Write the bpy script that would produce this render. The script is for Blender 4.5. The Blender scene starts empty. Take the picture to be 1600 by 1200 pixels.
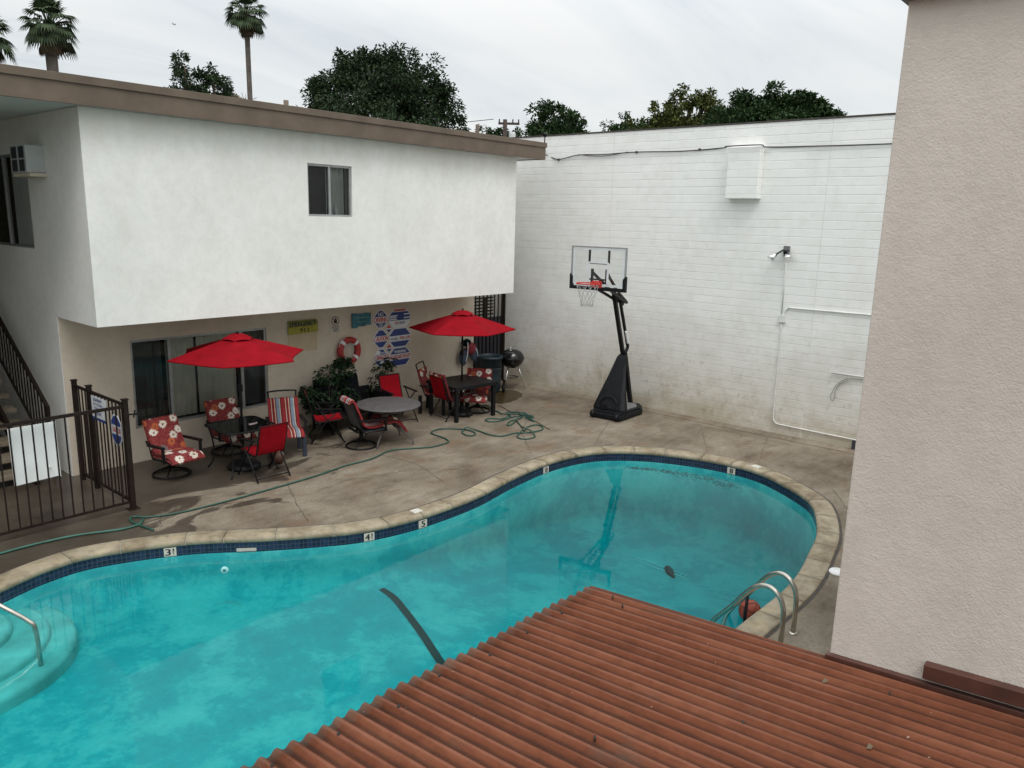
import bpy, bmesh, math, random
from mathutils import Vector, Matrix, geometry
from math import sin, cos, pi, radians, sqrt, atan2
random.seed(7)
scene = bpy.context.scene
COL = scene.collection
# ------------------------------------------------------------------ helpers
class MB:
    """collects verts / faces / uvs and links them as one mesh"""
    def __init__(s): s.v=[]; s.f=[]; s.uv=[]; s.m=[]; s.s=[]
    def add(s, vs, fs, uvs=None, mi=0, smooth=False):
        b=len(s.v); s.v+= [tuple(p) for p in vs]
        s.uv+= [tuple(u) for u in uvs] if uvs else [(0,0)]*len(vs)
        for f in fs: s.f.append(tuple(b+i for i in f)); s.m.append(mi); s.s.append(smooth)
        return s
    def box(s, a, b, mi=0):
        x0,x1=sorted((a[0],b[0])); y0,y1=sorted((a[1],b[1])); z0,z1=sorted((a[2],b[2]))
        return s.add([(x0,y0,z0),(x1,y0,z0),(x1,y1,z0),(x0,y1,z0),(x0,y0,z1),(x1,y0,z1),(x1,y1,z1),(x0,y1,z1)],
            [(0,3,2,1),(4,5,6,7),(0,1,5,4),(1,2,6,5),(2,3,7,6),(3,0,4,7)],mi=mi)
    def bar(s, a, b, w, h, mi=0, up=(0,0,1)):
        a=Vector(a); b=Vector(b); d=(b-a).normalized(); u=Vector(up)
        if abs(d.dot(u))>.98: u=Vector((1,0,0))
        r=d.cross(u).normalized(); u=r.cross(d)
        vs=[p+r*(i*w/2)+u*(j*h/2) for p in (a,b) for i,j in ((-1,-1),(1,-1),(1,1),(-1,1))]
        return s.add(vs,[(0,1,2,3),(7,6,5,4),(0,4,5,1),(1,5,6,2),(2,6,7,3),(3,7,4,0)],mi=mi)
    def tube(s, path, r, n=8, closed=False, mi=0, caps=True):
        P=[Vector(p) for p in path]; N=len(P)
        rr=r if isinstance(r,(list,tuple)) else [r]*N
        T=[]
        for i in range(N):
            a=P[(i-1)%N] if (closed or i>0) else P[i]; b=P[(i+1)%N] if (closed or i<N-1) else P[i]
            T.append((b-a).normalized())
        u=Vector((0,0,1)) if abs(T[0].z)<.9 else Vector((1,0,0))
        vs=[]
        for i in range(N):
            u=(u-T[i]*u.dot(T[i]))
            if u.length<1e-5: u=T[i].orthogonal()
            u.normalize(); w=T[i].cross(u)
            for k in range(n):
                a=2*pi*k/n; vs.append(P[i]+(u*cos(a)+w*sin(a))*rr[i])
        fs=[]
        for i in range(N if closed else N-1):
            j=(i+1)%N
            for k in range(n): fs.append((i*n+k,i*n+(k+1)%n,j*n+(k+1)%n,j*n+k))
        s.add(vs,fs,mi=mi,smooth=True)
        if caps and not closed:
            b=len(s.v)-N*n
            for ring in ([b+k for k in range(n)][::-1],[b+(N-1)*n+k for k in range(n)]):
                s.f.append(tuple(ring)); s.m.append(mi); s.s.append(False)
        return s
    def lathe(s, prof, n=24, c=(0,0,0), mi=0):
        vs=[];m=len(prof)
        for r,z in prof:
            for k in range(n):
                a=2*pi*k/n; vs.append((c[0]+r*cos(a),c[1]+r*sin(a),c[2]+z))
        fs=[(i*n+k,i*n+(k+1)%n,(i+1)*n+(k+1)%n,(i+1)*n+k) for i in range(m-1) for k in range(n)]
        return s.add(vs,fs,mi=mi,smooth=True)
    def prism(s, poly, z0, z1, mi=0, M=None):
        n=len(poly); vs=[(x,y,z0) for x,y in poly]+[(x,y,z1) for x,y in poly]
        if M is not None: vs=[M@Vector(v) for v in vs]
        return s.add(vs,[tuple(range(n))[::-1],tuple(range(n,2*n))]+[(i,(i+1)%n,n+(i+1)%n,n+i) for i in range(n)],mi=mi)
    def grid(s, rows, mi=0, smooth=True, uvs=None):
        m=len(rows);n=len(rows[0])
        return s.add([p for r in rows for p in r],[(i*n+j,i*n+j+1,(i+1)*n+j+1,(i+1)*n+j) for i in range(m-1) for j in range(n-1)],
                     uvs=[u for r in uvs for u in r] if uvs else None,mi=mi,smooth=smooth)
    def ball(s, c, r, n=20, mi=0, sz=1):
        return s.lathe([(max(r*sin(pi*i/n),1e-4),-r*sz*cos(pi*i/n)) for i in range(n+1)],n*2,c,mi)
def link(o,parent=None):
    COL.objects.link(o)
    if parent: o.parent=parent
    return o
def obj(name, mb, mats, parent=None, bevel=0, label=None):
    me=bpy.data.meshes.new(name); me.from_pydata(mb.v,[],mb.f)
    for m in (mats if isinstance(mats,(list,tuple)) else [mats]): me.materials.append(m)
    me.polygons.foreach_set('material_index',mb.m); me.polygons.foreach_set('use_smooth',mb.s)
    ul=me.uv_layers.new(name='UVMap'); buf=[]
    for l in me.loops: buf+=mb.uv[l.vertex_index]
    ul.data.foreach_set('uv',buf); me.update()
    o=bpy.data.objects.new(name,me); link(o,parent)
    if bevel:
        b=o.modifiers.new('bevel','BEVEL'); b.width=bevel; b.segments=2; b.limit_method='ANGLE'; b.angle_limit=radians(40)
    if label: o['label']=label
    return o
def tag(o,label,cat,group=None):
    o['label']=label; o['category']=cat
    if group: o['group']=group
    return o
def thing(name,label,cat,loc=(0,0,0),rot=0,group=None):
    o=bpy.data.objects.new(name,None); o.empty_display_size=.2; COL.objects.link(o)
    o.location=loc; o.rotation_euler=(0,0,rot); return tag(o,label,cat,group)
def structure(name,mb,mats,kind='structure'):
    o=obj(name,mb,mats); o['kind']=kind; return o
def copy_tree(o,parent=None):
    c=o.copy(); COL.objects.link(c); c.parent=parent
    for ch in [x for x in bpy.data.objects if x.parent==o]: copy_tree(ch,c)
    return c
def catmull(P,n=6,closed=False):
    P=[Vector(p) for p in P]; N=len(P); out=[]
    for i in range(N if closed else N-1):
        p0=P[(i-1)%N] if closed or i>0 else P[i]; p1=P[i]; p2=P[(i+1)%N]; p3=P[(i+2)%N] if closed or i<N-2 else p2
        for k in range(n):
            t=k/n; out.append(.5*((2*p1)+(p2-p0)*t+(2*p0-5*p1+4*p2-p3)*t*t+(3*p1-p0-3*p2+p3)*t**3))
    if not closed: out.append(P[-1])
    return out
def resample(P,step,closed=True):
    Q=list(P)+([P[0]] if closed else []); L=[0]
    for a,b in zip(Q,Q[1:]): L.append(L[-1]+(b-a).length)
    n=max(3,int(round(L[-1]/step))); out=[]; j=0
    for k in range(n if closed else n+1):
        t=L[-1]*k/n
        while j<len(L)-2 and L[j+1]<t: j+=1
        out.append(Q[j].lerp(Q[j+1],(t-L[j])/max(1e-9,L[j+1]-L[j])))
    return out
def inside(p,poly):
    x,y=p[0],p[1]; c=False; n=len(poly)
    for i in range(n):
        a=poly[i]; b=poly[i-1]
        if (a[1]>y)!=(b[1]>y) and x<(b[0]-a[0])*(y-a[1])/(b[1]-a[1])+a[0]: c=not c
    return c
# ------------------------------------------------------------------ materials
def new_mat(name):
    m=bpy.data.materials.new(name); m.use_nodes=True; nt=m.node_tree
    return m,nt,nt.nodes['Principled BSDF']
def N(nt,t,**k):
    n=nt.nodes.new(t)
    for a,b in k.items():
        if a in n.inputs.keys() if hasattr(n.inputs,'keys') else False: n.inputs[a].default_value=b
        else: setattr(n,a,b)
    return n
def ramp(nt,fac,stops,interp='LINEAR'):
    r=nt.nodes.new('ShaderNodeValToRGB'); r.color_ramp.interpolation=interp
    e=r.color_ramp.elements
    while len(e)<len(stops): e.new(.5)
    for i,(p,c) in enumerate(stops):
        e[i].position=p; e[i].color=(*c,1) if len(c)==3 else c
    nt.links.new(fac,r.inputs[0]); return r.outputs[0]
def mixc(nt,fac,a,b,bt='MIX'):
    m=nt.nodes.new('ShaderNodeMix'); m.data_type='RGBA'; m.blend_type=bt
    for s,v in ((m.inputs[0],fac),(m.inputs[6],a),(m.inputs[7],b)):
        if isinstance(v,bpy.types.NodeSocket): nt.links.new(v,s)
        elif isinstance(v,(tuple,list)): s.default_value=(*v,1)
        else: s.default_value=v
    return m.outputs[2]
def mth(nt,op,a,b=0,c=None,clamp=False):
    m=nt.nodes.new('ShaderNodeMath'); m.operation=op; m.use_clamp=clamp
    for s,v in zip(m.inputs,(a,b,c)):
        if v is None: continue
        if isinstance(v,bpy.types.NodeSocket): nt.links.new(v,s)
        else: s.default_value=v
    return m.outputs[0]
def pos(nt,kind='Position'):
    if kind=='Position': return nt.nodes.new('ShaderNodeNewGeometry').outputs['Position']
    return nt.nodes.new('ShaderNodeTexCoord').outputs[kind]
def mapped(nt,vec,scale=(1,1,1),loc=(0,0,0),rot=(0,0,0)):
    m=nt.nodes.new('ShaderNodeMapping'); m.inputs['Scale'].default_value=scale; m.inputs['Location'].default_value=loc; m.inputs['Rotation'].default_value=rot
    nt.links.new(vec,m.inputs['Vector']); return m.outputs[0]
def noise(nt,vec,scale,detail=4,rough=.55,dist=0):
    n=nt.nodes.new('ShaderNodeTexNoise'); n.inputs['Scale'].default_value=scale; n.inputs['Detail'].default_value=detail
    n.inputs['Roughness'].default_value=rough; n.inputs['Distortion'].default_value=dist
    nt.links.new(vec,n.inputs['Vector']); return n.outputs['Fac']
def bump(nt,h,strength,dist,bsdf,prev=None):
    b=nt.nodes.new('ShaderNodeBump'); b.inputs['Strength'].default_value=strength; b.inputs['Distance'].default_value=dist
    nt.links.new(h,b.inputs['Height'])
    if prev: nt.links.new(prev,b.inputs['Normal'])
    if bsdf: nt.links.new(b.outputs[0],bsdf.inputs['Normal'])
    return b.outputs[0]
def simple(name,col,rough=.6,metal=0,var=.15,vs=6,bmp=0,bs=40,spec=.5,coord='Object'):
    m,nt,b=new_mat(name); p=pos(nt,coord)
    f=noise(nt,p,vs,5); lo=tuple(c*(1-var) for c in col); hi=tuple(min(1,c*(1+var)) for c in col)
    nt.links.new(ramp(nt,f,[(.3,lo),(.7,hi)]),b.inputs['Base Color'])
    b.inputs['Roughness'].default_value=rough; b.inputs['Metallic'].default_value=metal; b.inputs['Specular IOR Level'].default_value=spec
    if bmp: bump(nt,noise(nt,p,bs,4),bmp,.01,b)
    return m
def stucco(name,base,stain,fine=70,strength=.35,dist=.006,low=None):
    m,nt,b=new_mat(name); p=pos(nt)
    big=noise(nt,mapped(nt,p,(.5,.5,.35)),1.6,6,.6); streak=noise(nt,mapped(nt,p,(1.1,1.1,.7)),1.5,6,.65)
    f=mth(nt,'MULTIPLY',big,streak)
    c=ramp(nt,f,[(.12,stain),(.34,base),(1,tuple(min(1,x*1.03) for x in base))])
    sp=noise(nt,p,9,5,.7); c=mixc(nt,.10,c,ramp(nt,sp,[(.35,(.35,.33,.3)),(.6,(1,1,1))]),'MULTIPLY')
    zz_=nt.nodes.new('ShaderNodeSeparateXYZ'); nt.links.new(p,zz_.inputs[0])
    eave_shade=mth(nt,'ADD',zz_.outputs[2],mth(nt,'MULTIPLY',noise(nt,mapped(nt,p,(2.2,2.2,.35)),1.3,6,.65),1.0))   # shade below the roof edge painted as a brownish tint, with slight staining
    c=mixc(nt,mth(nt,'MULTIPLY',ramp(nt,mth(nt,'MULTIPLY',eave_shade,.1),[(.52,(0,0,0)),(.585,(1,1,1))]),.38 if name=='white stucco' else 0.0),c,(.50,.47,.39))
    if low:
        z=nt.nodes.new('ShaderNodeSeparateXYZ'); nt.links.new(p,z.inputs[0])
        g=mth(nt,'ADD',z.outputs[2],mth(nt,'MULTIPLY',noise(nt,p,2.2,6,.65),1.1))
        c=mixc(nt,ramp(nt,g,[(.45,(1,1,1)),(.95,(0,0,0))]),c,low)
    nt.links.new(c,b.inputs['Base Color']); b.inputs['Roughness'].default_value=.85; b.inputs['Specular IOR Level'].default_value=.25
    h1=noise(nt,p,fine,5,.6); h2=noise(nt,p,fine*.3,3,.5)
    bump(nt,mth(nt,'ADD',h1,mth(nt,'MULTIPLY',h2,.8)),strength,dist,b); return m
M={}
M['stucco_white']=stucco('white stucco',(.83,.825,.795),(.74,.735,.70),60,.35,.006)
M['stucco_cream']=stucco('cream stucco',(.64,.565,.465),(.55,.47,.37),60,.3,.005)
M['stucco_beige']=stucco('beige rough stucco',(.62,.565,.505),(.54,.49,.435),110,.6,.005)
def block_mat():
    m,nt,b=new_mat('painted slump block'); p=pos(nt)
    s=nt.nodes.new('ShaderNodeSeparateXYZ'); nt.links.new(p,s.inputs[0])
    wob=noise(nt,p,1.3,4); zz=mth(nt,'ADD',s.outputs[2],mth(nt,'MULTIPLY',wob,.012))
    cb=nt.nodes.new('ShaderNodeCombineXYZ'); nt.links.new(s.outputs[1],cb.inputs[0]); nt.links.new(zz,cb.inputs[1])
    br=nt.nodes.new('ShaderNodeTexBrick'); nt.links.new(cb.outputs[0],br.inputs['Vector'])
    for k,v in {'Scale':1,'Mortar Size':.005,'Mortar Smooth':.4,'Brick Width':.405,'Row Height':.1525,'Bias':0}.items(): br.inputs[k].default_value=v
    br.inputs['Color1'].default_value=(.88,.88,.86,1); br.inputs['Color2'].default_value=(.84,.845,.82,1); br.inputs['Mortar'].default_value=(.85,.85,.83,1)
    c=br.outputs['Color']
    fr=mth(nt,'FRACT',mth(nt,'DIVIDE',zz,.1525)); dd=mth(nt,'MULTIPLY',mth(nt,'MINIMUM',fr,mth(nt,'SUBTRACT',1,fr)),.1525)
    hl=ramp(nt,dd,[(.0,(1,1,1)),(.0065,(0,0,0))])                  # bed joints
    # each course of the joint is filled with paint differently
    rowv=nt.nodes.new('ShaderNodeCombineXYZ'); nt.links.new(mth(nt,'MULTIPLY',s.outputs[1],.55),rowv.inputs[0]); nt.links.new(mth(nt,'MULTIPLY',mth(nt,'ROUND',mth(nt,'DIVIDE',zz,.1525)),7.3),rowv.inputs[1])
    rn=noise(nt,rowv.outputs[0],1.0,4,.65)
    c=mixc(nt,mth(nt,'MULTIPLY',hl,ramp(nt,rn,[(.50,(0,0,0)),(.65,(.72,.72,.72))])),c,(.45,.435,.40))
    c=mixc(nt,mth(nt,'MULTIPLY',hl,ramp(nt,rn,[(.36,(.8,.8,.8)),(.44,(0,0,0))])),c,(.90,.89,.86))
    lines=noise(nt,mapped(nt,p,(1,1.2,3)),1.9,4,.7)
    c=mixc(nt,mth(nt,'MULTIPLY',br.outputs['Fac'],ramp(nt,lines,[(.54,(0,0,0)),(.70,(.3,.3,.3))])),c,(.42,.40,.36))
    f=mth(nt,'MULTIPLY',noise(nt,mapped(nt,p,(.6,.6,.5)),1.4,6,.65),noise(nt,mapped(nt,p,(1,1,1)),5,5,.7))
    c=mixc(nt,mth(nt,'MULTIPLY',ramp(nt,f,[(.14,(1,1,1)),(.27,(0,0,0))]),.2),c,(.56,.53,.47))
    # grime at the base, with a wide beige darkening towards the bottom
    g=mth(nt,'ADD',s.outputs[2],mth(nt,'MULTIPLY',noise(nt,mapped(nt,p,(1,.8,.8)),1.7,7,.68),2.6))
    g=mth(nt,'MULTIPLY',g,.25)
    c=mixc(nt,ramp(nt,g,[(.32,(1,1,1)),(.50,(.5,.5,.5)),(.92,(0,0,0))]),c,(.46,.41,.32))
    n3=noise(nt,p,7,6,.75); low=ramp(nt,mth(nt,'MULTIPLY',s.outputs[2],.3),[(.05,(1,1,1)),(.75,(0,0,0))])
    c=mixc(nt,mth(nt,'MULTIPLY',ramp(nt,n3,[(.56,(0,0,0)),(.68,(1,1,1))]),mth(nt,'MULTIPLY',low,.5)),c,(.22,.19,.14))
    nt.links.new(c,b.inputs['Base Color']); b.inputs['Roughness'].default_value=.6; b.inputs['Specular IOR Level'].default_value=.35
    h=mth(nt,'SUBTRACT',mth(nt,'ADD',mth(nt,'MULTIPLY',noise(nt,p,14,5),.35),mth(nt,'MULTIPLY',noise(nt,mapped(nt,p,(1,1,4)),2.2,3),.5)),mth(nt,'ADD',mth(nt,'MULTIPLY',hl,.9),mth(nt,'MULTIPLY',br.outputs['Fac'],.22)))
    bump(nt,h,.50,.012,b); return m
M['block']=block_mat()
def concrete_mat():
    m,nt,b=new_mat('stained concrete'); p=pos(nt); s=nt.nodes.new('ShaderNodeSeparateXYZ'); nt.links.new(p,s.inputs[0])
    a=noise(nt,mapped(nt,p,(1,1,1),rot=(0,0,.35)),.8,8,.66,.4); d=noise(nt,mapped(nt,p,(.55,1.7,1),rot=(0,0,-.2)),3.2,8,.72)
    c=ramp(nt,a,[(.30,(.115,.088,.062)),(.46,(.195,.162,.122)),(.60,(.262,.225,.175)),(.75,(.32,.29,.24))])
    c=mixc(nt,.75,c,ramp(nt,d,[(.28,(.42,.38,.33)),(.5,(.86,.84,.82)),(.72,(1.0,1.0,1.0))]),'MULTIPLY')
    gn=noise(nt,p,26,6,.8)
    c=mixc(nt,.65,c,ramp(nt,gn,[(.36,(.50,.48,.46)),(.5,(.97,.97,.97)),(.66,(1,1,1))]),'MULTIPLY')
    fl=noise(nt,p,2.4,9,.72,.3)
    c=mixc(nt,ramp(nt,fl,[(.665,(0,0,0)),(.69,(.6,.6,.6))]),c,(.36,.34,.30))
    rs=noise(nt,mapped(nt,p,(1,1,1),(3,5,0)),1.15,7,.7)
    c=mixc(nt,mth(nt,'MULTIPLY',ramp(nt,rs,[(.56,(0,0,0)),(.62,(1,1,1))]),.5),c,(.155,.092,.055))
    # wet patches from the hose, painted darker to carry the overhang's shade
    w=noise(nt,mapped(nt,p,(.8,1.2,1),(1,2,0)),.95,7,.6,.6)
    u=mth(nt,'ADD',mth(nt,'MULTIPLY',s.outputs[0],-.07),mth(nt,'MULTIPLY',s.outputs[1],.16)) # wetter and darker towards back left
    w=mth(nt,'ADD',w,mth(nt,'SUBTRACT',u,1.23))
    wet=ramp(nt,w,[(.46,(0,0,0)),(.50,(1,1,1))])
    c=mixc(nt,wet,c,mixc(nt,.72,c,(.026,.021,.017)))
    nt.links.new(c,b.inputs['Base Color'])
    rr=nt.nodes.new('ShaderNodeMapRange'); rr.inputs[3].default_value=.82; rr.inputs[4].default_value=.28
    nt.links.new(wet,rr.inputs[0]); nt.links.new(rr.outputs[0],b.inputs['Roughness'])
    b.inputs['Specular IOR Level'].default_value=.35
    bump(nt,mth(nt,'ADD',noise(nt,p,30,5,.7),mth(nt,'MULTIPLY',a,.8)),.25,.008,b); return m
M['concrete']=concrete_mat()
def coping_mat():
    m,nt,b=new_mat('sandstone coloured coping'); p=pos(nt)
    g=nt.nodes.new('ShaderNodeNewGeometry')
    a=noise(nt,p,2.3,7,.68,.3); d=noise(nt,p,9,6,.75)
    c=ramp(nt,a,[(.28,(.13,.10,.064)),(.43,(.26,.212,.142)),(.56,(.34,.295,.215)),(.66,(.41,.34,.22)),(.8,(.47,.43,.345))])
    c=mixc(nt,.6,c,ramp(nt,d,[(.3,(.5,.46,.4)),(.52,(1,1,1))]),'MULTIPLY')
    c=mixc(nt,.5,c,ramp(nt,g.outputs['Random Per Island'],[(0,(.76,.72,.66)),(1,(1.0,1.0,1.0))]),'MULTIPLY')
    st=noise(nt,mapped(nt,p,(1,1,1),(7,1,0)),1.7,8,.72,.5)
    c=mixc(nt,ramp(nt,st,[(.58,(0,0,0)),(.66,(.7,.7,.7))]),c,(.12,.095,.065))
    nt.links.new(c,b.inputs['Base Color']); b.inputs['Roughness'].default_value=.75
    bump(nt,d,.3,.008,b); return m
M['coping']=coping_mat()
def tile_mat():
    m,nt,b=new_mat('navy mosaic tile'); uv=pos(nt,'UV')
    br=nt.nodes.new('ShaderNodeTexBrick'); nt.links.new(uv,br.inputs['Vector']); br.offset=0; br.squash=1
    for k,v in {'Scale':1,'Mortar Size':.0028,'Mortar Smooth':.1,'Brick Width':.052,'Row Height':.052,'Bias':-.2}.items(): br.inputs[k].default_value=v
    br.inputs['Color1'].default_value=(.008,.012,.036,1); br.inputs['Color2'].default_value=(.018,.032,.085,1); br.inputs['Mortar'].default_value=(.06,.072,.085,1)
    nt.links.new(br.outputs[0],b.inputs['Base Color']); b.inputs['Roughness'].default_value=.18; return m
M['tile']=tile_mat()
def basin_mat():
    m,nt,b=new_mat('aged pool plaster'); p=pos(nt)
    a=noise(nt,p,.95,13,.76,.1); d=noise(nt,p,15,12,.85)
    c=ramp(nt,a,[(.40,(.006,.245,.270)),(.49,(.008,.285,.305)),(.505,(.024,.32,.33)),(.62,(.065,.38,.375))])
    c=mixc(nt,.6,c,ramp(nt,d,[(.36,(.66,.78,.80)),(.5,(1,1,1)),(.64,(1.2,1.14,1.12))]),'MULTIPLY')
    k=noise(nt,mapped(nt,p,(1,1,1),(9,4,2)),1.6,9,.74,.6)
    c=mixc(nt,mth(nt,'MULTIPLY',ramp(nt,k,[(.64,(0,0,0)),(.74,(1,1,1))]),.45),c,(.10,.16,.15))
    nt.links.new(c,b.inputs['Base Color']); b.inputs['Roughness'].default_value=.85; return m
M['basin']=basin_mat()
M['step']=simple('worn pale step plaster',(.085,.35,.335),.85,0,.25,3,.1,30,.2)
def water_mat():
    m,nt,b=new_mat('pool water'); nt.nodes.remove(b); out=nt.nodes['Material Output']; p=pos(nt)
    h=mth(nt,'ADD',noise(nt,p,2.2,3,.5,.3),mth(nt,'MULTIPLY',noise(nt,p,11,3,.5),.22))
    bp=bump(nt,h,.05,.03,None)
    tr=N(nt,'ShaderNodeBsdfTransparent'); tr.inputs[0].default_value=(.95,1,1,1)
    gl=N(nt,'ShaderNodeBsdfGlossy'); gl.inputs['Roughness'].default_value=.02; nt.links.new(bp,gl.inputs['Normal'])
    fr=N(nt,'ShaderNodeFresnel'); fr.inputs['IOR'].default_value=1.30; nt.links.new(bp,fr.inputs['Normal'])
    ge=nt.nodes.new('ShaderNodeNewGeometry')
    fac=mth(nt,'MULTIPLY',fr.outputs[0],mth(nt,'SUBTRACT',1,ge.outputs['Backfacing']))
    mx=N(nt,'ShaderNodeMixShader'); nt.links.new(fac,mx.inputs[0]); nt.links.new(tr.outputs[0],mx.inputs[1]); nt.links.new(gl.outputs[0],mx.inputs[2])
    nt.links.new(mx.outputs[0],out.inputs['Surface'])
    va=N(nt,'ShaderNodeVolumeAbsorption'); va.inputs['Color'].default_value=(.0,.78,.80,1); va.inputs['Density'].default_value=.75
    nt.links.new(va.outputs[0],out.inputs['Volume']); return m
M['water']=water_mat()
def roof_mat():
    m,nt,b=new_mat('weathered red painted corrugated metal'); p=pos(nt); o=pos(nt,'Object')
    a=noise(nt,mapped(nt,p,(5,.8,1)),1.6,7,.65); d=noise(nt,p,16,6,.75)
    c=ramp(nt,a,[(.3,(.095,.029,.014)),(.5,(.142,.046,.022)),(.68,(.185,.068,.036))])
    c=mixc(nt,.45,c,ramp(nt,d,[(.3,(.5,.48,.46)),(.55,(1,1,1))]),'MULTIPLY')
    uv=pos(nt,'UV'); s=nt.nodes.new('ShaderNodeSeparateXYZ'); nt.links.new(uv,s.inputs[0])
    ph=mth(nt,'SINE',mth(nt,'MULTIPLY',mth(nt,'ADD',s.outputs[0],-3.357),2*pi/.0678))          # darker in the troughs, paler on the crowns, broken up by noise
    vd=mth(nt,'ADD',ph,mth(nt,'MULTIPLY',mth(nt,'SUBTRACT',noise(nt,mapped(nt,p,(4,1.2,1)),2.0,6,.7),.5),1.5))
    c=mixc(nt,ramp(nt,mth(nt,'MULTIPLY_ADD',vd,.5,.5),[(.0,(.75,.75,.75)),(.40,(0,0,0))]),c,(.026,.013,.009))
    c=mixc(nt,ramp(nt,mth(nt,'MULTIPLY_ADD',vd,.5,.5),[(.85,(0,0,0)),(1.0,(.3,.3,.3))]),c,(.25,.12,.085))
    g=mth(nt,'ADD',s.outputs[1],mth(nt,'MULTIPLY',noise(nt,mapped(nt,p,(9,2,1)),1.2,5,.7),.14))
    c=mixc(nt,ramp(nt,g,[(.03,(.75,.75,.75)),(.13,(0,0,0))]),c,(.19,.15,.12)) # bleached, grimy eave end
    sp=noise(nt,mapped(nt,p,(1,1,1),(3,3,3)),42,3,.5)
    c=mixc(nt,ramp(nt,sp,[(.755,(0,0,0)),(.775,(.6,.6,.6))]),c,(.44,.34,.28))
    gs=noise(nt,mapped(nt,p,(1.6,1.0,1),(1.7,.4,0)),1.5,6,.7)
    c=mixc(nt,ramp(nt,gs,[(.60,(0,0,0)),(.72,(.55,.55,.55))]),c,(.085,.06,.045))
    nt.links.new(c,b.inputs['Base Color']); b.inputs['Roughness'].default_value=.6; b.inputs['Specular IOR Level'].default_value=.10
    bump(nt,d,.15,.003,b); return m
M['red_roof']=roof_mat()
M['flash']=simple('brown painted flashing',(.075,.027,.018),.5,0,.25,9)
M['fascia']=simple('brown fascia paint',(.125,.092,.066),.7,0,.2,2.5,.15,30,coord='Object')
M['soffit']=simple('grey white soffit paint',(.62,.63,.61),.85,0,.06,3)
M['iron']=simple('dark brown painted iron',(.016,.010,.008),.6,0,.3,12,0,40,.2)
M['black']=simple('black powder coat',(.007,.007,.008),.5,0,.3,12,0,40,.25)
M['blackplastic']=simple('black moulded plastic',(.008,.009,.011),.55,0,.25,8,.2,60,.2)
M['steel']=simple('dull stainless steel',(.50,.47,.42),.27,1,.15,9)
M['chrome']=simple('bright metal',(.75,.75,.75),.2,1,.08,9)
M['alu']=simple('grey aluminium frame',(.36,.37,.37),.45,.6,.12,9)
M['white']=simple('white paint',(.78,.78,.77),.6,0,.05,4)
M['wornwhite']=simple('worn white paint',(.52,.50,.45),.7,0,.3,25)
M['whiteplastic']=simple('white plastic sheet',(.80,.82,.81),.45,0,.04,3)
M['grout']=simple('pale grout',(.45,.43,.39),.9,0,.2,8)
M['darkjoint']=simple('dark joint filler',(.06,.052,.045),.9,0,.3,9)
M['redcloth']=simple('red canvas',(.235,.005,.011),.9,0,.14,5,.2,120,.08)
M['redsling']=simple('red sling fabric',(.25,.004,.010),.85,0,.15,7,.2,160,.1)
M['greysling']=simple('charcoal mesh sling',(.075,.078,.08),.7,0,.2,8,.3,200)
M['tabletop']=simple('grey textured table top',(.075,.070,.070),.6,0,.22,7,.25,90)
M['darktable']=simple('black slatted table top',(.013,.012,.013),.5,0,.3,7,0,40,.3)
M['loveseat']=simple('black outdoor fabric',(.006,.007,.009),.9,0,.3,6,.3,120,.1)
M['navy']=simple('navy painted wood',(.025,.035,.055),.6,0,.2,8)
M['rubber']=simple('green garden hose rubber',(.018,.075,.056),.5,0,.2,9)
M['hose2']=simple('faded green hose rubber',(.03,.11,.085),.5,0,.2,9)
M['gold']=simple('stair tread concrete',(.20,.165,.115),.8,0,.25,6,.3,40)
M['bark']=simple('tree bark',(.07,.055,.04),.9,0,.35,4,.5,20)
M['palmbark']=simple('palm trunk bark',(.095,.08,.068),.9,0,.3,3,.5,12)
M['deadfrond']=simple('dead palm fronds',(.10,.075,.045),.9,0,.35,4)
M['wood']=simple('weathered timber',(.045,.032,.026),.85,0,.3,3)
M['interior']=simple('dark room interior',(.012,.013,.013),.9,0,.2,2)
M['curtain']=simple('pale grey curtain cloth',(.52,.53,.51),.9,0,.08,6)
M['curtain2']=simple('olive grey curtain cloth',(.72,.70,.60),.9,0,.14,4)
M['darkcurtain']=simple('dark screen curtain cloth',(.09,.10,.10),.9,0,.12,4)
M['ac']=simple('air conditioner casing',(.50,.52,.52),.5,0,.06,5)
M['darkgrille']=simple('dark grille',(.03,.035,.045),.5,0,.1,9)
M['conduit']=simple('painted conduit',(.70,.70,.67),.55,0,.1,6)
M['cable']=simple('black cable sheath',(.03,.03,.032),.6,0,.2,8)
M['greywire']=simple('grey wire sheath',(.25,.25,.24),.6,0,.2,8)
M['ytx']=simple('old yellow sign paint',(.30,.27,.035),.7,0,.28,5)
M['grn']=simple('old green sign paint',(.16,.17,.035),.7,0,.28,5)
M['tealwood']=simple('faded teal sign board',(.045,.16,.20),.75,0,.5,7)
M['signblue']=simple('sign blue',(.020,.045,.20),.45,0,.1,6)
M['signred']=simple('sign red',(.45,.045,.035),.45,0,.1,6)
M['signwhite']=simple('sign white',(.66,.68,.70),.45,0,.06,6)
M['signpale']=simple('pale translucent sign film',(.56,.52,.45),.5,0,.06,6)
M['ink']=simple('black sign ink',(.012,.012,.012),.6,0,.1,6)
M['ringred']=simple('life ring red vinyl',(.33,.022,.02),.5,0,.12,6)
M['rope']=simple('white rope',(.55,.55,.50),.9,0,.12,30)
M['vestblue']=simple('blue grey float vest cloth',(.06,.085,.13),.8,0,.3,8)
M['vestred']=simple('maroon float vest cloth',(.20,.02,.03),.8,0,.3,8)
M['barrel']=simple('blue green plastic barrel',(.018,.034,.045),.5,0,.2,6)
M['enamel']=simple('black kettle enamel',(.008,.008,.009),.12,0,.1,6)
M['rimred']=simple('red rim paint',(.50,.03,.025),.4,0,.1,6)
M['net']=simple('grey net cord',(.42,.42,.41),.9,0,.1,20)
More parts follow.
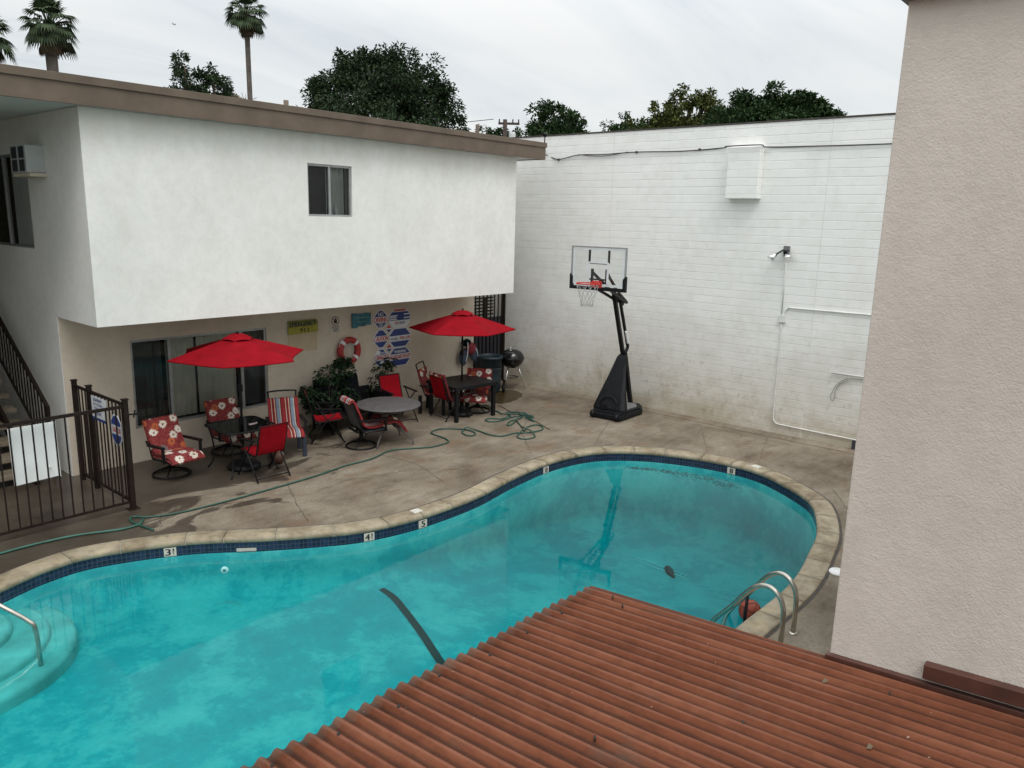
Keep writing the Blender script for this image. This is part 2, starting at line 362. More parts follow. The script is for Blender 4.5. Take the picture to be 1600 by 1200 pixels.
M['bbframe']=simple('grey backboard frame',(.30,.31,.31),.5,.2,.08,6)
M['greybase']=simple('grey base lid plastic',(.16,.16,.165),.6,0,.15,6,.3,50)
M['ball']=simple('basketball rubber',(.30,.055,.028),.6,0,.14,12,.4,220)
M['brownball']=simple('dark brown leather',(.075,.03,.018),.55,0,.25,9)
M['puddle']=None
M['groundmat']=simple('bare town ground',(.16,.15,.13),.95,0,.3,.2,coord='Generated')
M['stripe']=simple('black pool line tile',(.004,.012,.013),.6,0,.2,8)
M['paper']=simple('printed leaflet',(.55,.45,.46),.6,0,.5,30)
def stripes_mat():
    m,nt,b=new_mat('striped cushion cloth'); s=nt.nodes.new('ShaderNodeSeparateXYZ'); nt.links.new(pos(nt,'UV'),s.inputs[0])
    t=mth(nt,'FRACT',mth(nt,'MULTIPLY',s.outputs[0],1/.235))
    R=(.30,.02,.025);C=(.62,.48,.36);B=(.20,.26,.33);D=(.13,.015,.02)
    c=ramp(nt,t,[(0,R),(.14,C),(.19,D),(.26,R),(.36,C),(.42,D),(.50,B),(.72,C),(.77,D),(.86,R)],'CONSTANT')
    c=mixc(nt,.3,c,ramp(nt,noise(nt,pos(nt,'UV'),60,3),[(.3,(.6,.6,.6)),(.6,(1,1,1))]),'MULTIPLY')
    nt.links.new(c,b.inputs['Base Color']); b.inputs['Roughness'].default_value=.9; return m
def floral_mat():
    m,nt,b=new_mat('red floral cushion cloth'); uv=pos(nt,'UV')
    warp=nt.nodes.new('ShaderNodeTexNoise'); warp.inputs['Scale'].default_value=30; nt.links.new(uv,warp.inputs['Vector'])
    vw=mixc(nt,.012,uv,warp.outputs['Color'],'ADD')
    v=nt.nodes.new('ShaderNodeTexVoronoi'); v.voronoi_dimensions='2D'; v.inputs['Scale'].default_value=5.4; v.inputs['Randomness'].default_value=.7; nt.links.new(vw,v.inputs['Vector'])
    s=nt.nodes.new('ShaderNodeSeparateColor'); nt.links.new(v.outputs['Color'],s.inputs[0])
    vs=nt.nodes.new('ShaderNodeTexVoronoi'); vs.voronoi_dimensions='2D'; vs.inputs['Scale'].default_value=34; nt.links.new(vw,vs.inputs['Vector'])
    bg=ramp(nt,vs.outputs['Distance'],[(.0,(.34,.10,.06)),(.2,(.20,.010,.014)),(.42,(.10,.006,.01)),(.62,(.28,.05,.045))])
    pet=ramp(nt,s.outputs[0],[(0,(.66,.60,.52)),(.42,(.42,.10,.035)),(.62,(.14,.12,.12)),(.8,(.60,.54,.46))],'CONSTANT')
    d=mth(nt,'ADD',v.outputs['Distance'],mth(nt,'MULTIPLY',vs.outputs['Distance'],.22))
    c=mixc(nt,ramp(nt,d,[(.40,(1,1,1)),(.43,(0,0,0))]),bg,pet)
    c=mixc(nt,ramp(nt,d,[(.15,(1,1,1)),(.19,(0,0,0))]),c,(.12,.04,.02))
    nt.links.new(c,b.inputs['Base Color']); b.inputs['Roughness'].default_value=.9; return m
M['stripes']=stripes_mat(); M['floral']=floral_mat()
def glass_mat(name,tint,ior=1.5,rough=.01):
    m,nt,b=new_mat(name); nt.nodes.remove(b); out=nt.nodes['Material Output']
    tr=N(nt,'ShaderNodeBsdfTransparent'); tr.inputs[0].default_value=(*tint,1)
    gl=N(nt,'ShaderNodeBsdfGlossy'); gl.inputs['Roughness'].default_value=rough
    fr=N(nt,'ShaderNodeFresnel'); fr.inputs['IOR'].default_value=ior
    mx=N(nt,'ShaderNodeMixShader')
    for a,i in ((fr.outputs[0],0),(tr.outputs[0],1),(gl.outputs[0],2)): nt.links.new(a,mx.inputs[i])
    nt.links.new(mx.outputs[0],out.inputs['Surface']); return m
M['glass']=glass_mat('window glass',(.72,.75,.74)); M['clearglass']=glass_mat('clear window glass',(.93,.95,.94)); M['acrylic']=glass_mat('clear acrylic',(.95,.96,.96),1.35)
M['tableglass']=glass_mat('smoked table glass',(.16,.17,.17),1.45,.08)
def leaf_mat(name,a,b_,rough=.55):
    m,nt,b=new_mat(name); g=nt.nodes.new('ShaderNodeNewGeometry')
    c=ramp(nt,g.outputs['Random Per Island'],[(0,a),(.7,tuple((x+y)/2 for x,y in zip(a,b_))),(1,b_)])
    cl=noise(nt,pos(nt),.9,4); c=mixc(nt,.5,c,ramp(nt,cl,[(.35,(.5,.55,.5)),(.65,(1.15,1.15,1.1))]),'MULTIPLY')
    nt.links.new(c,b.inputs['Base Color']); b.inputs['Roughness'].default_value=rough; b.inputs['Specular IOR Level'].default_value=.08; return m
M['leaf_dark']=leaf_mat('dark tree leaves',(.028,.047,.024),(.055,.086,.042))
M['leaf_olive']=leaf_mat('olive tree leaves',(.05,.066,.02),(.15,.165,.055))
M['leaf_green']=leaf_mat('deep green leaves',(.026,.052,.022),(.056,.098,.038))
M['leaf_palm']=leaf_mat('palm fan leaves',(.028,.045,.024),(.08,.11,.055))
M['leaf_ficus']=leaf_mat('ficus leaves',(.010,.022,.010),(.035,.065,.03),.35)
# ------------------------------------------------------------------ lettering
def text_verts(s):
    cu=bpy.data.curves.new('lettering','FONT'); cu.body=s; cu.size=1; cu.extrude=0; cu.resolution_u=3
    o=bpy.data.objects.new('lettering',cu); COL.objects.link(o)
    bpy.context.view_layer.update()
    me=bpy.data.meshes.new_from_object(o.evaluated_get(bpy.context.evaluated_depsgraph_get()))
    vs=[(v.co.x,v.co.y) for v in me.vertices]; fs=[tuple(p.vertices) for p in me.polygons]
    bpy.data.objects.remove(o); bpy.data.curves.remove(cu); bpy.data.meshes.remove(me)
    return vs,fs
def put_text(mb,s,cx,cy,w,h,Mx,mi=0,off=0.0,bold=0):
    vs,fs=text_verts(s)
    x0=min(v[0] for v in vs);x1=max(v[0] for v in vs);y0=min(v[1] for v in vs);y1=max(v[1] for v in vs)
    sx=w/(x1-x0); sy=h/(y1-y0)
    for k in range(2 if bold else 1):
        P=[Mx@Vector(((x-(x0+x1)/2)*sx+cx+k*bold,(y-(y0+y1)/2)*sy+cy,off+k*.0006)) for x,y in vs]
        mb.add(P,fs,mi=mi)
def octo(w,h,c): 
    return [(-w/2+c,-h/2),(w/2-c,-h/2),(w/2,-h/2+c),(w/2,h/2-c),(w/2-c,h/2),(-w/2+c,h/2),(-w/2,h/2-c),(-w/2,-h/2+c)]
def frameM(o,xd,yd):
    x=Vector(xd).normalized(); y=Vector(yd).normalized(); z=x.cross(y)
    return Matrix(((x.x,y.x,z.x,o[0]),(x.y,y.y,z.y,o[1]),(x.z,y.z,z.z,o[2]),(0,0,0,1)))
def wallM(x,y,z): return frameM((x,y,z),(1,0,0),(0,0,1))   # faces -Y
# ------------------------------------------------------------------ camera
H=4.0
cam=bpy.data.cameras.new('camera'); co=bpy.data.objects.new('camera',cam); COL.objects.link(co); scene.camera=co
cam.sensor_width=36; cam.lens=1207.5/1600*36; cam.clip_start=.05; cam.clip_end=6000
pitch,roll,yaw=.209860,-.0248521,.8642536
F=Vector((sin(yaw)*cos(pitch),cos(yaw)*cos(pitch),-sin(pitch))); Rv=Vector((cos(yaw),-sin(yaw),0)); Dv=F.cross(Rv)
R2=cos(roll)*Rv+sin(roll)*Dv; D2=-sin(roll)*Rv+cos(roll)*Dv; U=-D2; B=-F
co.matrix_world=Matrix(((R2.x,U.x,B.x,0),(R2.y,U.y,B.y,0),(R2.z,U.z,B.z,H),(0,0,0,1)))
# ------------------------------------------------------------------ light
SUN=Vector((-.30,-.50,1.05)).normalized()
w=bpy.data.worlds.new('World'); scene.world=w; w.use_nodes=True; nt=w.node_tree; bg=nt.nodes['Background']
sky=nt.nodes.new('ShaderNodeTexSky'); sky.sky_type='NISHITA'; sky.sun_disc=False
sky.sun_elevation=math.asin(SUN.z); sky.sun_rotation=atan2(SUN.x,SUN.y)
tc=nt.nodes.new('ShaderNodeTexCoord'); sp=nt.nodes.new('ShaderNodeSeparateXYZ'); nt.links.new(tc.outputs['Generated'],sp.inputs[0])
inv=mth(nt,'DIVIDE',1,mth(nt,'ADD',mth(nt,'MAXIMUM',sp.outputs[2],0),.18))
pv=nt.nodes.new('ShaderNodeVectorMath'); pv.operation='SCALE'; nt.links.new(tc.outputs['Generated'],pv.inputs[0]); nt.links.new(inv,pv.inputs[3])
cl=noise(nt,mapped(nt,pv.outputs[0],(.55,1.25,1),(2.3,.7,0),(0,0,.5)),1.15,9,.58,.5)
cl2=noise(nt,mapped(nt,pv.outputs[0],(.8,.8,1),(5,2,0)),.7,5,.5,.2)
cc=ramp(nt,mth(nt,'ADD',mth(nt,'MULTIPLY',cl,.65),mth(nt,'MULTIPLY',cl2,.35)),[(.36,(.62,.675,.71)),(.46,(.75,.785,.80)),(.55,(.85,.86,.855)),(.68,(.90,.895,.88))])
zen=ramp(nt,sp.outputs[2],[(.0,(.90,)*3),(.20,(.94,)*3),(.45,(1.40,)*3),(1,(2.1,)*3)])
cc=mixc(nt,1,cc,zen,'MULTIPLY')
sc10=mixc(nt,1,cc,(10,10,10),'MULTIPLY')
nt.links.new(mixc(nt,.93,sky.outputs[0],sc10),bg.inputs[0]); bg.inputs[1].default_value=.1
sl=bpy.data.lights.new('sun','SUN'); sl.energy=1.35; sl.angle=radians(28); sl.color=(1,.97,.93)
so=bpy.data.objects.new('sun',sl); COL.objects.link(so); so.rotation_euler=(-SUN).to_track_quat('-Z','Y').to_euler(); so.location=(-20,-30,50)
scene.view_settings.view_transform='Standard'; scene.view_settings.look='None'; scene.view_settings.exposure=.18; scene.view_settings.gamma=1
scene.cycles.max_bounces=8; scene.cycles.transparent_max_bounces=24
# ------------------------------------------------------------------ pool
PO=[(2.26,9.07),(2.51,9.17),(2.79,9.25),(3.21,9.27),(3.79,9.06),(4.33,8.75),(4.9,8.27),(5.45,7.87),(5.94,7.58),(6.60,7.40),(7.3,7.35),(8.0,7.38),(8.87,7.53),(9.8,7.62),(10.55,7.55),(11.13,7.31),(11.61,6.80),(11.92,6.15),(12.07,5.45),(11.98,4.75),(11.45,3.92),(10.98,3.53),(10.08,3.16),(9.36,3.0),(8.63,2.87),(7.95,2.83),(6.97,2.86),(6,2.84),(5,2.85),(4,3.0),(2.9,3.5),(2,4.2),(1.3,5.0),(.9,6),(.75,7),(.85,7.8),(1.1,8.4),(1.55,8.8)]
OUT=[Vector((p.x,p.y)) for p in resample(catmull([(x,y,0) for x,y in PO],8,True),.09)]
OUT.reverse() if sum(a.x*b.y-b.x*a.y for a,b in zip(OUT,OUT[1:]+OUT[:1]))<0 else None   # counter-clockwise
NO=len(OUT)
NRM=[]
for i in range(NO):
    t=(OUT[(i+1)%NO]-OUT[i-1]).normalized(); NRM.append(Vector((t.y,-t.x)))             # outward
def ring(off,z): return [(OUT[i].x+NRM[i].x*off,OUT[i].y+NRM[i].y*off,z) for i in range(NO)]
ARC=[0]
for i in range(NO): ARC.append(ARC[-1]+(OUT[(i+1)%NO]-OUT[i]).length)
COPW=.28; ZW=-.155
def floor_z(x,y=0):
    if x<6.0: return -.545-.195*max(0,(x-2))/4
    return -.74-.62*min(1,(x-6.0)/4.2)
# deck sheet with the pool cut out of it
deck=MB(); R=[(-12,-9,0),(14.46,-9,0),(14.46,26,0),(-12,26,0)]
hole=[Vector((p[0],p[1],0)) for p in ring(COPW-.01,0)]
tess=geometry.tessellate_polygon([[Vector(p) for p in R],hole[::-1]])
deck.add(R+[tuple(p) for p in hole[::-1]],[t if (lambda a,b,c:(b[0]-a[0])*(c[1]-a[1])-(b[1]-a[1])*(c[0]-a[0]))(*[(R+[tuple(p) for p in hole[::-1]])[i] for i in t])>0 else t[::-1] for t in tess])
structure('pool_deck',deck,M['concrete'])
g=MB()
for a,b in (((-1500,-1500,-.15),(-12,1500,-.15)),((14.46,-1500,-.15),(1500,1500,-.15)),((-12,26,-.15),(14.46,1500,-.15)),((-12,-1500,-.15),(14.46,-9,-.15))):
    g.add([(a[0],a[1],-.15),(b[0],a[1],-.15),(b[0],b[1],-.15),(a[0],b[1],-.15)],[(0,1,2,3)])
structure('ground',g,M['groundmat'])
# joints and cracks in the deck
jt=MB()
def crack(pts,wd,z=.004,wob=.015):
    P=resample(catmull([(x,y,0) for x,y in pts],6),.08,False); L=[];Rr=[]
    for i,p in enumerate(P):
        t=(P[min(i+1,len(P)-1)]-P[max(i-1,0)]).normalized(); n=Vector((-t.y,t.x,0)); q=p+n*random.uniform(-wob,wob); ww=wd*random.uniform(.25,1.0)/2
        L.append((q.x+n.x*ww,q.y+n.y*ww,z)); Rr.append((q.x-n.x*ww,q.y-n.y*ww,z))
    jt.grid([Rr,L],smooth=False)
for pts,wd in (([(6.35,9.9),(5.95,9.1),(5.62,8.3)],.014),([(12.5,6.0),(14.0,6.9)],.012),([(12.4,5.0),(14.2,5.6)],.012),([(10.1,8.15),(11.4,9.4),(13.3,10.3)],.012),
    ([(8.0,8.2),(8.3,9.2),(8.2,9.9)],.012),([(11.4,7.7),(12.9,8.4)],.012),([(4.2,9.5),(4.7,10.2),(5.9,9.75),(6.6,10.2)],.012),([(6.9,9.3),(8.1,8.9),(8.7,8.25)],.009),
    ([(12.0,3.6),(9.5,2.25),(6.5,1.75)],.012),([(9.9,2.7),(10.4,1.6)],.010),([(8.1,2.45),(8.3,1.2)],.010),([(14.1,12.0),(14.15,9),(14.0,6),(13.95,3.6)],.010)): crack(pts,wd)
structure('deck_cracks',jt,M['darkjoint'])
cv=MB()
cv.grid([[ (x,y,.045) for x,y in zip([14.46,14.46,14.46,14.46],[12.4,9,6,-6])],[(x,y,.006) for x,y in zip([14.27,14.28,14.25,14.27],[12.4,9,6,-6])]])
structure('concrete_fillet',cv,M['concrete'])
pool=thing('swimming_pool','kidney shaped swimming pool with sandstone coping and navy tile band','pool',(0,0,0))
cop=MB(); seg=.62; k=0; i0=0
while i0<NO:
    n=max(3,int(seg*random.uniform(.85,1.2)/.09)); i1=min(NO,i0+n)
    if NO-i1<4: i1=NO
    prof=[(.004,-.055),(-.014,-.04),(-.016,-.008),(-.004,.016),(.025,.026),(COPW-.03,.022),(COPW-.012,.012),(COPW-.012,-.06)]
    rows=[]
    for i in range(i0,i1+1):
        ii=i%NO; sh=0
        tx=(OUT[(ii+1)%NO]-OUT[ii-1]).normalized()
        if i==i0: sh=.006
        if i==i1: sh=-.006
        rows.append([(OUT[ii].x+NRM[ii].x*o+tx.x*sh,OUT[ii].y+NRM[ii].y*o+tx.y*sh,z) for o,z in prof])
    b0=len(cop.v); cop.grid(rows)
    m=len(prof); last=b0+(len(rows)-1)*m
    cop.f+= [tuple(range(b0,b0+m)),tuple(range(last,last+m))[::-1]]; cop.m+=[0,0]; cop.s+=[False,False]
    i0=i1
obj('coping',cop,M['coping'],pool)
gr=MB(); a=ring(.0,-.05)+ring(.0,.004)+ring(COPW-.014,.004)+ring(COPW+.022,.006)
gr.add(a,[(j*NO+i,j*NO+(i+1)%NO,(j+1)*NO+(i+1)%NO,(j+1)*NO+i) for j in range(3) for i in range(NO)],mi=0)
for j in range(NO): gr.m[2*NO+j]=1
obj('coping_joint',gr,[M['grout'],M['darkjoint']],pool)
tl=MB(); zt=(-.05,-.18)
rows=[[(OUT[i%NO].x,OUT[i%NO].y,z) for i in range(NO+1)] for z in zt]; tl.grid(rows,uvs=[[(ARC[i],z) for i in range(NO+1)] for z in zt],smooth=True)
band=obj('tile_band',tl,M['tile'],pool)
bs=MB(); prof=[(.0,-.18,0),(-.012,-.19,0),(-.035,0,.30),(-.07,0,.17),(-.15,0,.07),(-.28,0,.015)]
rows=[]
for off,z,dz in prof:
    rr=[]
    for i in range(NO+1):
        ii=i%NO; x=OUT[ii].x+NRM[ii].x*off; y=OUT[ii].y+NRM[ii].y*off
        rr.append((x,y,z if z else min(floor_z(x,y)+dz,-.40)))
    rows.append(rr)
bs.grid(rows)
inn=[Vector((p[0],p[1])) for p in ring(-.28,0)]
pts=list(inn); edges=[(i,(i+1)%NO) for i in range(NO)]
y=2.5
while y<9.6:
    x=.5
    while x<12.2:
        if inside((x,y),inn) and min((Vector((x,y))-q).length for q in inn)>.12: pts.append(Vector((x,y)))
        x+=.3
    y+=.3
rv,_,rf,_,_,_=geometry.delaunay_2d_cdt(pts,edges,[],0,1e-5)
rf=[f for f in rf if inside((sum(rv[i].x for i in f)/3,sum(rv[i].y for i in f)/3),inn)]
bs.add([(v.x,v.y,floor_z(v.x,v.y)+(.015 if k<NO else 0)) for k,v in enumerate(rv)],[tuple(f) for f in rf],smooth=True)
basin=obj('basin',bs,M['basin'],pool)
def disc_step(name,c,r,z,zb):
    mb=MB(); n=64; pr=[(0,z),(r-.05,z),(r-.015,z-.012),(r,z-.05),(r+.01,zb)]
    mb.lathe([(max(a,.001),b) for a,b in pr],n,(c[0],c[1],0)); return obj(name,mb,M['step'],pool)
disc_step('step',(1.60,8.77),1.21,-.41,-.9); disc_step('step',(1.64,8.80),.94,-.32,-.6); disc_step('step',(1.68,8.84),.58,-.235,-.5)
# dark line across the floor where it starts to fall away
st=MB(); P=resample(catmull([(5.97,7.24,0),(5.93,6.95,0),(5.78,6.55,0),(5.55,6.0,0),(5.25,5.35,0),(4.9,4.5,0),(4.6,3.6,0)],8),.1,False); L=[];Rr=[]
for i,p in enumerate(P):
    t=(P[min(i+1,len(P)-1)]-P[max(i-1,0)]).normalized(); n=Vector((-t.y,t.x,0)); 
    for S,sg in ((L,1),(Rr,-1)): q=p+n*.046*sg; S.append((q.x,q.y,max(floor_z(q.x),floor_z(p.x))+.012))
st.grid([Rr,L],smooth=False); obj('floor_line',st,M['stripe'],pool)
def nearest(x,y): return min(range(NO),key=lambda i:(OUT[i]-Vector((x,y))).length)
def edge_marker(x,y,txt,half=False):
    i=nearest(x,y); n=-NRM[i]; p=OUT[i]+n*.004; t=Vector((0,0,1)).cross(Vector((n.x,n.y,0)))
    X=Vector((0,0,1)).cross(Vector((n.x,n.y,0))); mm=frameM((p.x,p.y,-.115),X,(0,0,1)); mb=MB()
    mb.prism([(-.07,-.055),(.07,-.055),(.07,.055),(-.07,.055)],0,.006,0,mm)
    if half:
        put_text(mb,txt,-.028,.002,.058,.085,mm,1,.0075,.009); put_text(mb,'1',.036,.028,.013,.032,mm,1,.0075,.004); put_text(mb,'2',.036,-.018,.02,.026,mm,1,.0075,.003)
        mb.add([mm@Vector((a,b,.0075)) for a,b in ((.02,.002),(.055,.002),(.055,.007),(.02,.007))],[(0,1,2,3)],mi=1)
    else: put_text(mb,txt,0,.002,.056,.085,mm,1,.0075,.010)
    obj('depth_marker',mb,[M['signpale'],M['ink']],band)
edge_marker(4.08,8.9,'3',True); edge_marker(6.0,7.55,'4',True); edge_marker(6.83,7.37,'5'); edge_marker(9.82,7.6,'8'); edge_marker(12.06,5.35,'8')
def top_marker(x,y,txt,worn=False):
    i=nearest(x,y); n=NRM[i]; p=OUT[i]+n*.14; X=Vector((0,0,1)).cross(Vector((n.x,n.y,0))); mm=frameM((p.x,p.y,.0275),-X,(-n.x,-n.y,0)); mb=MB()
    mb.prism([(-.07,-.065),(.07,-.065),(.07,.065),(-.07,.065)],-.004,.003,0,mm); put_text(mb,txt,0,0,.07,.10,mm,1,.0045,.012)
    obj('depth_marker',mb,[M['wornwhite'],M['ink']],pool)
top_marker(6.83,7.37,'5'); top_marker(12.07,5.0,'8')
mb=MB(); i=nearest(4.75,8.4); n=-NRM[i]; p=OUT[i]+n*.003; X=Vector((0,0,1)).cross(Vector((n.x,n.y,0))); mm=frameM((p.x,p.y,-.145),X,(0,0,1)); mb.prism([(-.12,-.02),(.12,-.02),(.12,.02),(-.12,.02)],0,.01,0,mm); obj('skimmer_slot',mb,M['grout'],band)
mb=MB(); i=nearest(4.55,8.58); n=-NRM[i]; p=OUT[i]+n*.03; mm=frameM((p.x,p.y,-.40),X,(0,0,1)); mb.lathe([(.02,.02),(.045,.02),(.05,0)],16); mb.v=[tuple(mm@Vector(v)) for v in mb.v]; obj('return_inlet',mb,M['white'],basin)
wt=MB(); a=ring(.02,-2.2)+ring(.02,ZW); wt.add(a,[tuple(range(NO))[::-1],tuple(range(NO,2*NO))]+[(i,(i+1)%NO,NO+(i+1)%NO,NO+i) for i in range(NO)])
structure('pool_water',wt,M['water'])
# things lying on the pool floor
mb=MB(); mb.tube([(10.30,5.49,0),(10.22,5.41,.02),(10.14,5.32,.02),(10.04,5.20,0)],[.02,.055,.06,.02],8); o=obj('leaf_clump',mb,M['ink']); o.location=(0,0,floor_z(10.2)+.03); tag(o,'dark clump of debris on the bottom of the deep end','debris')
m_=MB(); rn=random.Random(5)
m_.tube([(x,y,floor_z(x)+.022) for x,y in ((10.29,6.05),(10.20,6.02),(10.16,5.6),(10.18,5.12),(10.27,5.10),(10.28,5.6))],.006,4,True)  # thin pale loop lying just above the pool floor
tag(obj('floor_mark',m_,M['white']),'broken pale outline on the pool floor','mark')
m_=MB()
for k in range(420):
    t=rn.random(); c0=[(11.05,6.75),(11.25,6.45),(11.38,6.15),(11.47,5.85),(11.55,5.55),(11.52,5.25),(11.48,4.98)]; u=t*5.999; i=int(u); f=u-i
    x=c0[i][0]+(c0[i+1][0]-c0[i][0])*f+rn.gauss(0,.045+.05*t)-.12*rn.random()*t; y=c0[i][1]+(c0[i+1][1]-c0[i][1])*f+rn.gauss(0,.05)
    a=rn.uniform(0,6.3); L=rn.uniform(.01,.05); wd=rn.uniform(.004,.010); dx,dy=cos(a)*L,sin(a)*L; ex,ey=-sin(a)*wd,cos(a)*wd
    m_.add([(x-dx,y-dy,ZW+.002),(x+ex,y+ey,ZW+.003),(x+dx,y+dy,ZW+.002),(x-ex,y-ey,ZW+.003)],[(0,3,2,1)])
structure('floating_debris',m_,M['ink'],'stuff')
# ladder at the deep end
def rail_path(x0):
    # anchored in the deck, arching over the coping into the water
    return catmull([(x0,2.43,.0),(x0,2.43,.30),(x0,2.45,.50),(x0,2.53,.66),(x0,2.67,.705),(x0,2.82,.66),(x0,2.95,.54),(x0+.01,3.06,.36),(x0+.02,3.13,.1),(x0+.02,3.14,-.3),(x0+.02,3.10,-.75)],6)
# ladder and hand rails
lad=thing('pool_ladder','stainless steel pool ladder of two hooped rails anchored in the coping','ladder',(0,0,0))
LR=[((6.92,2.40),(7.03,3.12)),((7.27,2.41),(7.44,3.10))]
def arch(a,b):
    a=Vector((a[0],a[1],0)); d=Vector((b[0],b[1],0))-a
    return catmull([a+Vector((0,0,z))+d*t for t,z in ((0,0),(0,.27),(.02,.42),(.10,.52),(.24,.565),(.40,.53),(.56,.42),(.80,.18),(1.05,-.05),(1.2,-.3),(1.22,-.8))],6)
for a,b in LR: m_=MB(); m_.tube(arch(a,b),.0245,12); m_.lathe([(.001,.012),(.04,.010),(.045,.0)],16,(a[0],a[1],.004)); obj('rail',m_,M['steel'],lad)
for z,t in ((-.42,1.2),(-.68,1.22)):
    m_=MB(); p=[Vector((a[0]+(b[0]-a[0])*t,a[1]+(b[1]-a[1])*t,z)) for a,b in LR]; m_.bar(p[0],p[1],.08,.02); obj('tread',m_,M['whiteplastic'],lad)
m_=MB(); a,b=LR[1]; q=Vector((a[0]+(b[0]-a[0])*.8,a[1]+(b[1]-a[1])*.8,.22)); m_.tube([q,q+Vector((-.03,.0,-.30)),q+Vector((-.05,-.02,-.6))],.018,8); obj('brace',m_,M['black'],lad)
hr=MB(); hr.tube(catmull([(1.1,9.15,0),(1.1,9.13,.6),(1.14,9.07,.78),(1.25,8.95,.80),(1.6,8.55,.64),(2.0,8.12,.26),(2.18,7.97,.08),(2.23,7.93,-.03),(2.24,7.92,-.42)],6),.022,12)
tag(obj('pool_handrail',hr,M['steel']),'bent steel handrail rising out of the curved pool steps','handrail')
b_=thing('basketball','orange brown basketball floating by the pool ladder against the coping','ball',(7.57,2.99,-.09)); 
m_=MB(); m_.ball((0,0,0),.12,16); obj('cover',m_,M['ball'],b_)
m_=MB()
for ax in range(3):
    c=[]
    for k in range(32):
        a=2*pi*k/32; v=[cos(a)*.1205,sin(a)*.1205,0]; c.append(Vector(v[ax:]+v[:ax]))
    m_.tube(c,.0035,5,True)
for s in (-1,1): m_.tube([Vector((.1205*cos(.75+.0)*1,0,0))*0+Vector((s*.075+s*.012*cos(2*a),.094*cos(a),.094*sin(a))).normalized()*.1205 for a in [2*pi*k/32 for k in range(32)]],.0035,5,True)
so_=obj('seam',m_,M['ink'],b_); b_.rotation_euler=(.5,.3,.7)
m_=MB(); m_.lathe([(.001,.02),(.10,.018),(.105,.004),(.105,0)],28); o=obj('skimmer_lid',m_,M['white']); o.location=(9.02,2.545,.002); tag(o,'round white skimmer lid on the deck behind the beige wall','lid')
# ------------------------------------------------------------------ building helpers
def wall_cells(mb,axis,c0,c1,u0,u1,z0,z1,holes,mi=0):
    """thick wall; axis 'y': runs along x between u0..u1, occupies y c0..c1; axis 'x': runs along y"""
    us=sorted({u0,u1}|{h[0] for h in holes}|{h[1] for h in holes}); zs=sorted({z0,z1}|{h[2] for h in holes}|{h[3] for h in holes})
    for a,b in zip(us,us[1:]):
        for c,d in zip(zs,zs[1:]):
            if any(h[0]<=a and b<=h[1] and h[2]<=c and d<=h[3] for h in holes): continue
            if axis=='y': mb.box((a,c0,c),(b,c1,d))
            else: mb.box((c0,a,c),(c1,b,d))
def curtain(mb,x0,x1,z0,z1,y,amp=.02,per=.13,axis='y',mi=0):
    n=max(8,int((x1-x0)/.015)); ph=random.uniform(0,6)
    r=[]
    for z in (z0,z1):
        r.append([])
        for k in range(n+1):
            x=x0+(x1-x0)*k/n; d=amp*(sin(2*pi*x/per+ph)+.5*sin(2*pi*x/(per*1.73)+2*ph))
            r[-1].append((x,y+d,z) if axis=='y' else (y+d,x,z))
    mb.grid(r,mi=mi)
def window(parent,axis,u0,u1,z0,z1,c,mull,fw=.035,out=-1,label=None,gl='glass'):
    f=MB(); d0,d1=c,c+.06*-out
    def bx(a,b,zz0,zz1,e=0):
        if axis=='y': f.box((a,d0+e,zz0),(b,d1+e,zz1))
        else: f.box((d0+e,a,zz0),(d1+e,b,zz1))
    bx(u0,u1,z1-fw,z1); bx(u0,u1,z0,z0+fw); bx(u0,u0+fw,z0+fw,z1-fw); bx(u1-fw,u1,z0+fw,z1-fw)
    for m in mull: bx(m-fw*.6,m+fw*.6,z0+fw,z1-fw)
    fr=obj('window',f,M['alu'],parent,label=label)
    p=MB(); e=c+.03*-out
    if axis=='y': p.add([(u0+.01,e,z0+.01),(u1-.01,e,z0+.01),(u1-.01,e,z1-.01),(u0+.01,e,z1-.01)],[(0,1,2,3)])
    else: p.add([(e,u0+.01,z0+.01),(e,u0+.01,z1-.01),(e,u1-.01,z1-.01),(e,u1-.01,z0+.01)],[(0,1,2,3)])
    obj('pane',p,M[gl],fr); return fr
# ------------------------------------------------------------------ apartment building
apt=thing('apartment_building','two storey white stucco apartment building with brown fascia overhanging the patio','building',(0,0,0))
YO,YW,XS,XE=10.95,12.355,4.2,12.8
m_=MB(); wall_cells(m_,'y',YO,YO+.2,XS,XE,2.44,5.275,[(7.61,8.50,3.97,4.81)])
wall_cells(m_,'x',XS,XS+.2,YO+.2,22,2.44,5.275,[(12.97,15.2,3.40,4.78)]); m_.box((XE-.2,YO+.2,2.44),(XE,22,5.275)); m_.box((XS+.2,YO+.2,2.44),(XE-.2,YW+.2,2.56))
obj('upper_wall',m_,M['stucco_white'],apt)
m_=MB(); wall_cells(m_,'y',YW,YW+.2,XS+.01,13.05,0,2.435,[(5.2,7.61,.55,1.99)]); m_.box((12.85,YW+.2,0),(13.05,22,2.435)); obj('lower_wall',m_,M['stucco_cream'],apt)
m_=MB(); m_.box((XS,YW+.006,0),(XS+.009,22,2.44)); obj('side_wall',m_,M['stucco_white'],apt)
RX0,RX1,RY=-9,13.48,10.72
m_=MB(); m_.box((RX0,RY+.04,5.28),(RX1-.04,26,5.36)); obj('soffit',m_,M['soffit'],apt)
m_=MB(); m_.box((RX0,RY,5.265),(RX1,RY+.04,5.52)); m_.box((RX1-.04,RY+.04,5.265),(RX1,26,5.52)); obj('fascia',m_,M['fascia'],apt,.004)
m_=MB(); m_.box((RX0,RY-.022,5.515),(RX1+.02,RY+.05,5.615)); m_.box((RX1-.05,RY+.05,5.515),(RX1+.02,26,5.615)); m_.box((RX0,RY+.05,5.50),(RX1-.05,26,5.59)); roof=obj('roof',m_,M['fascia'],apt,.004)
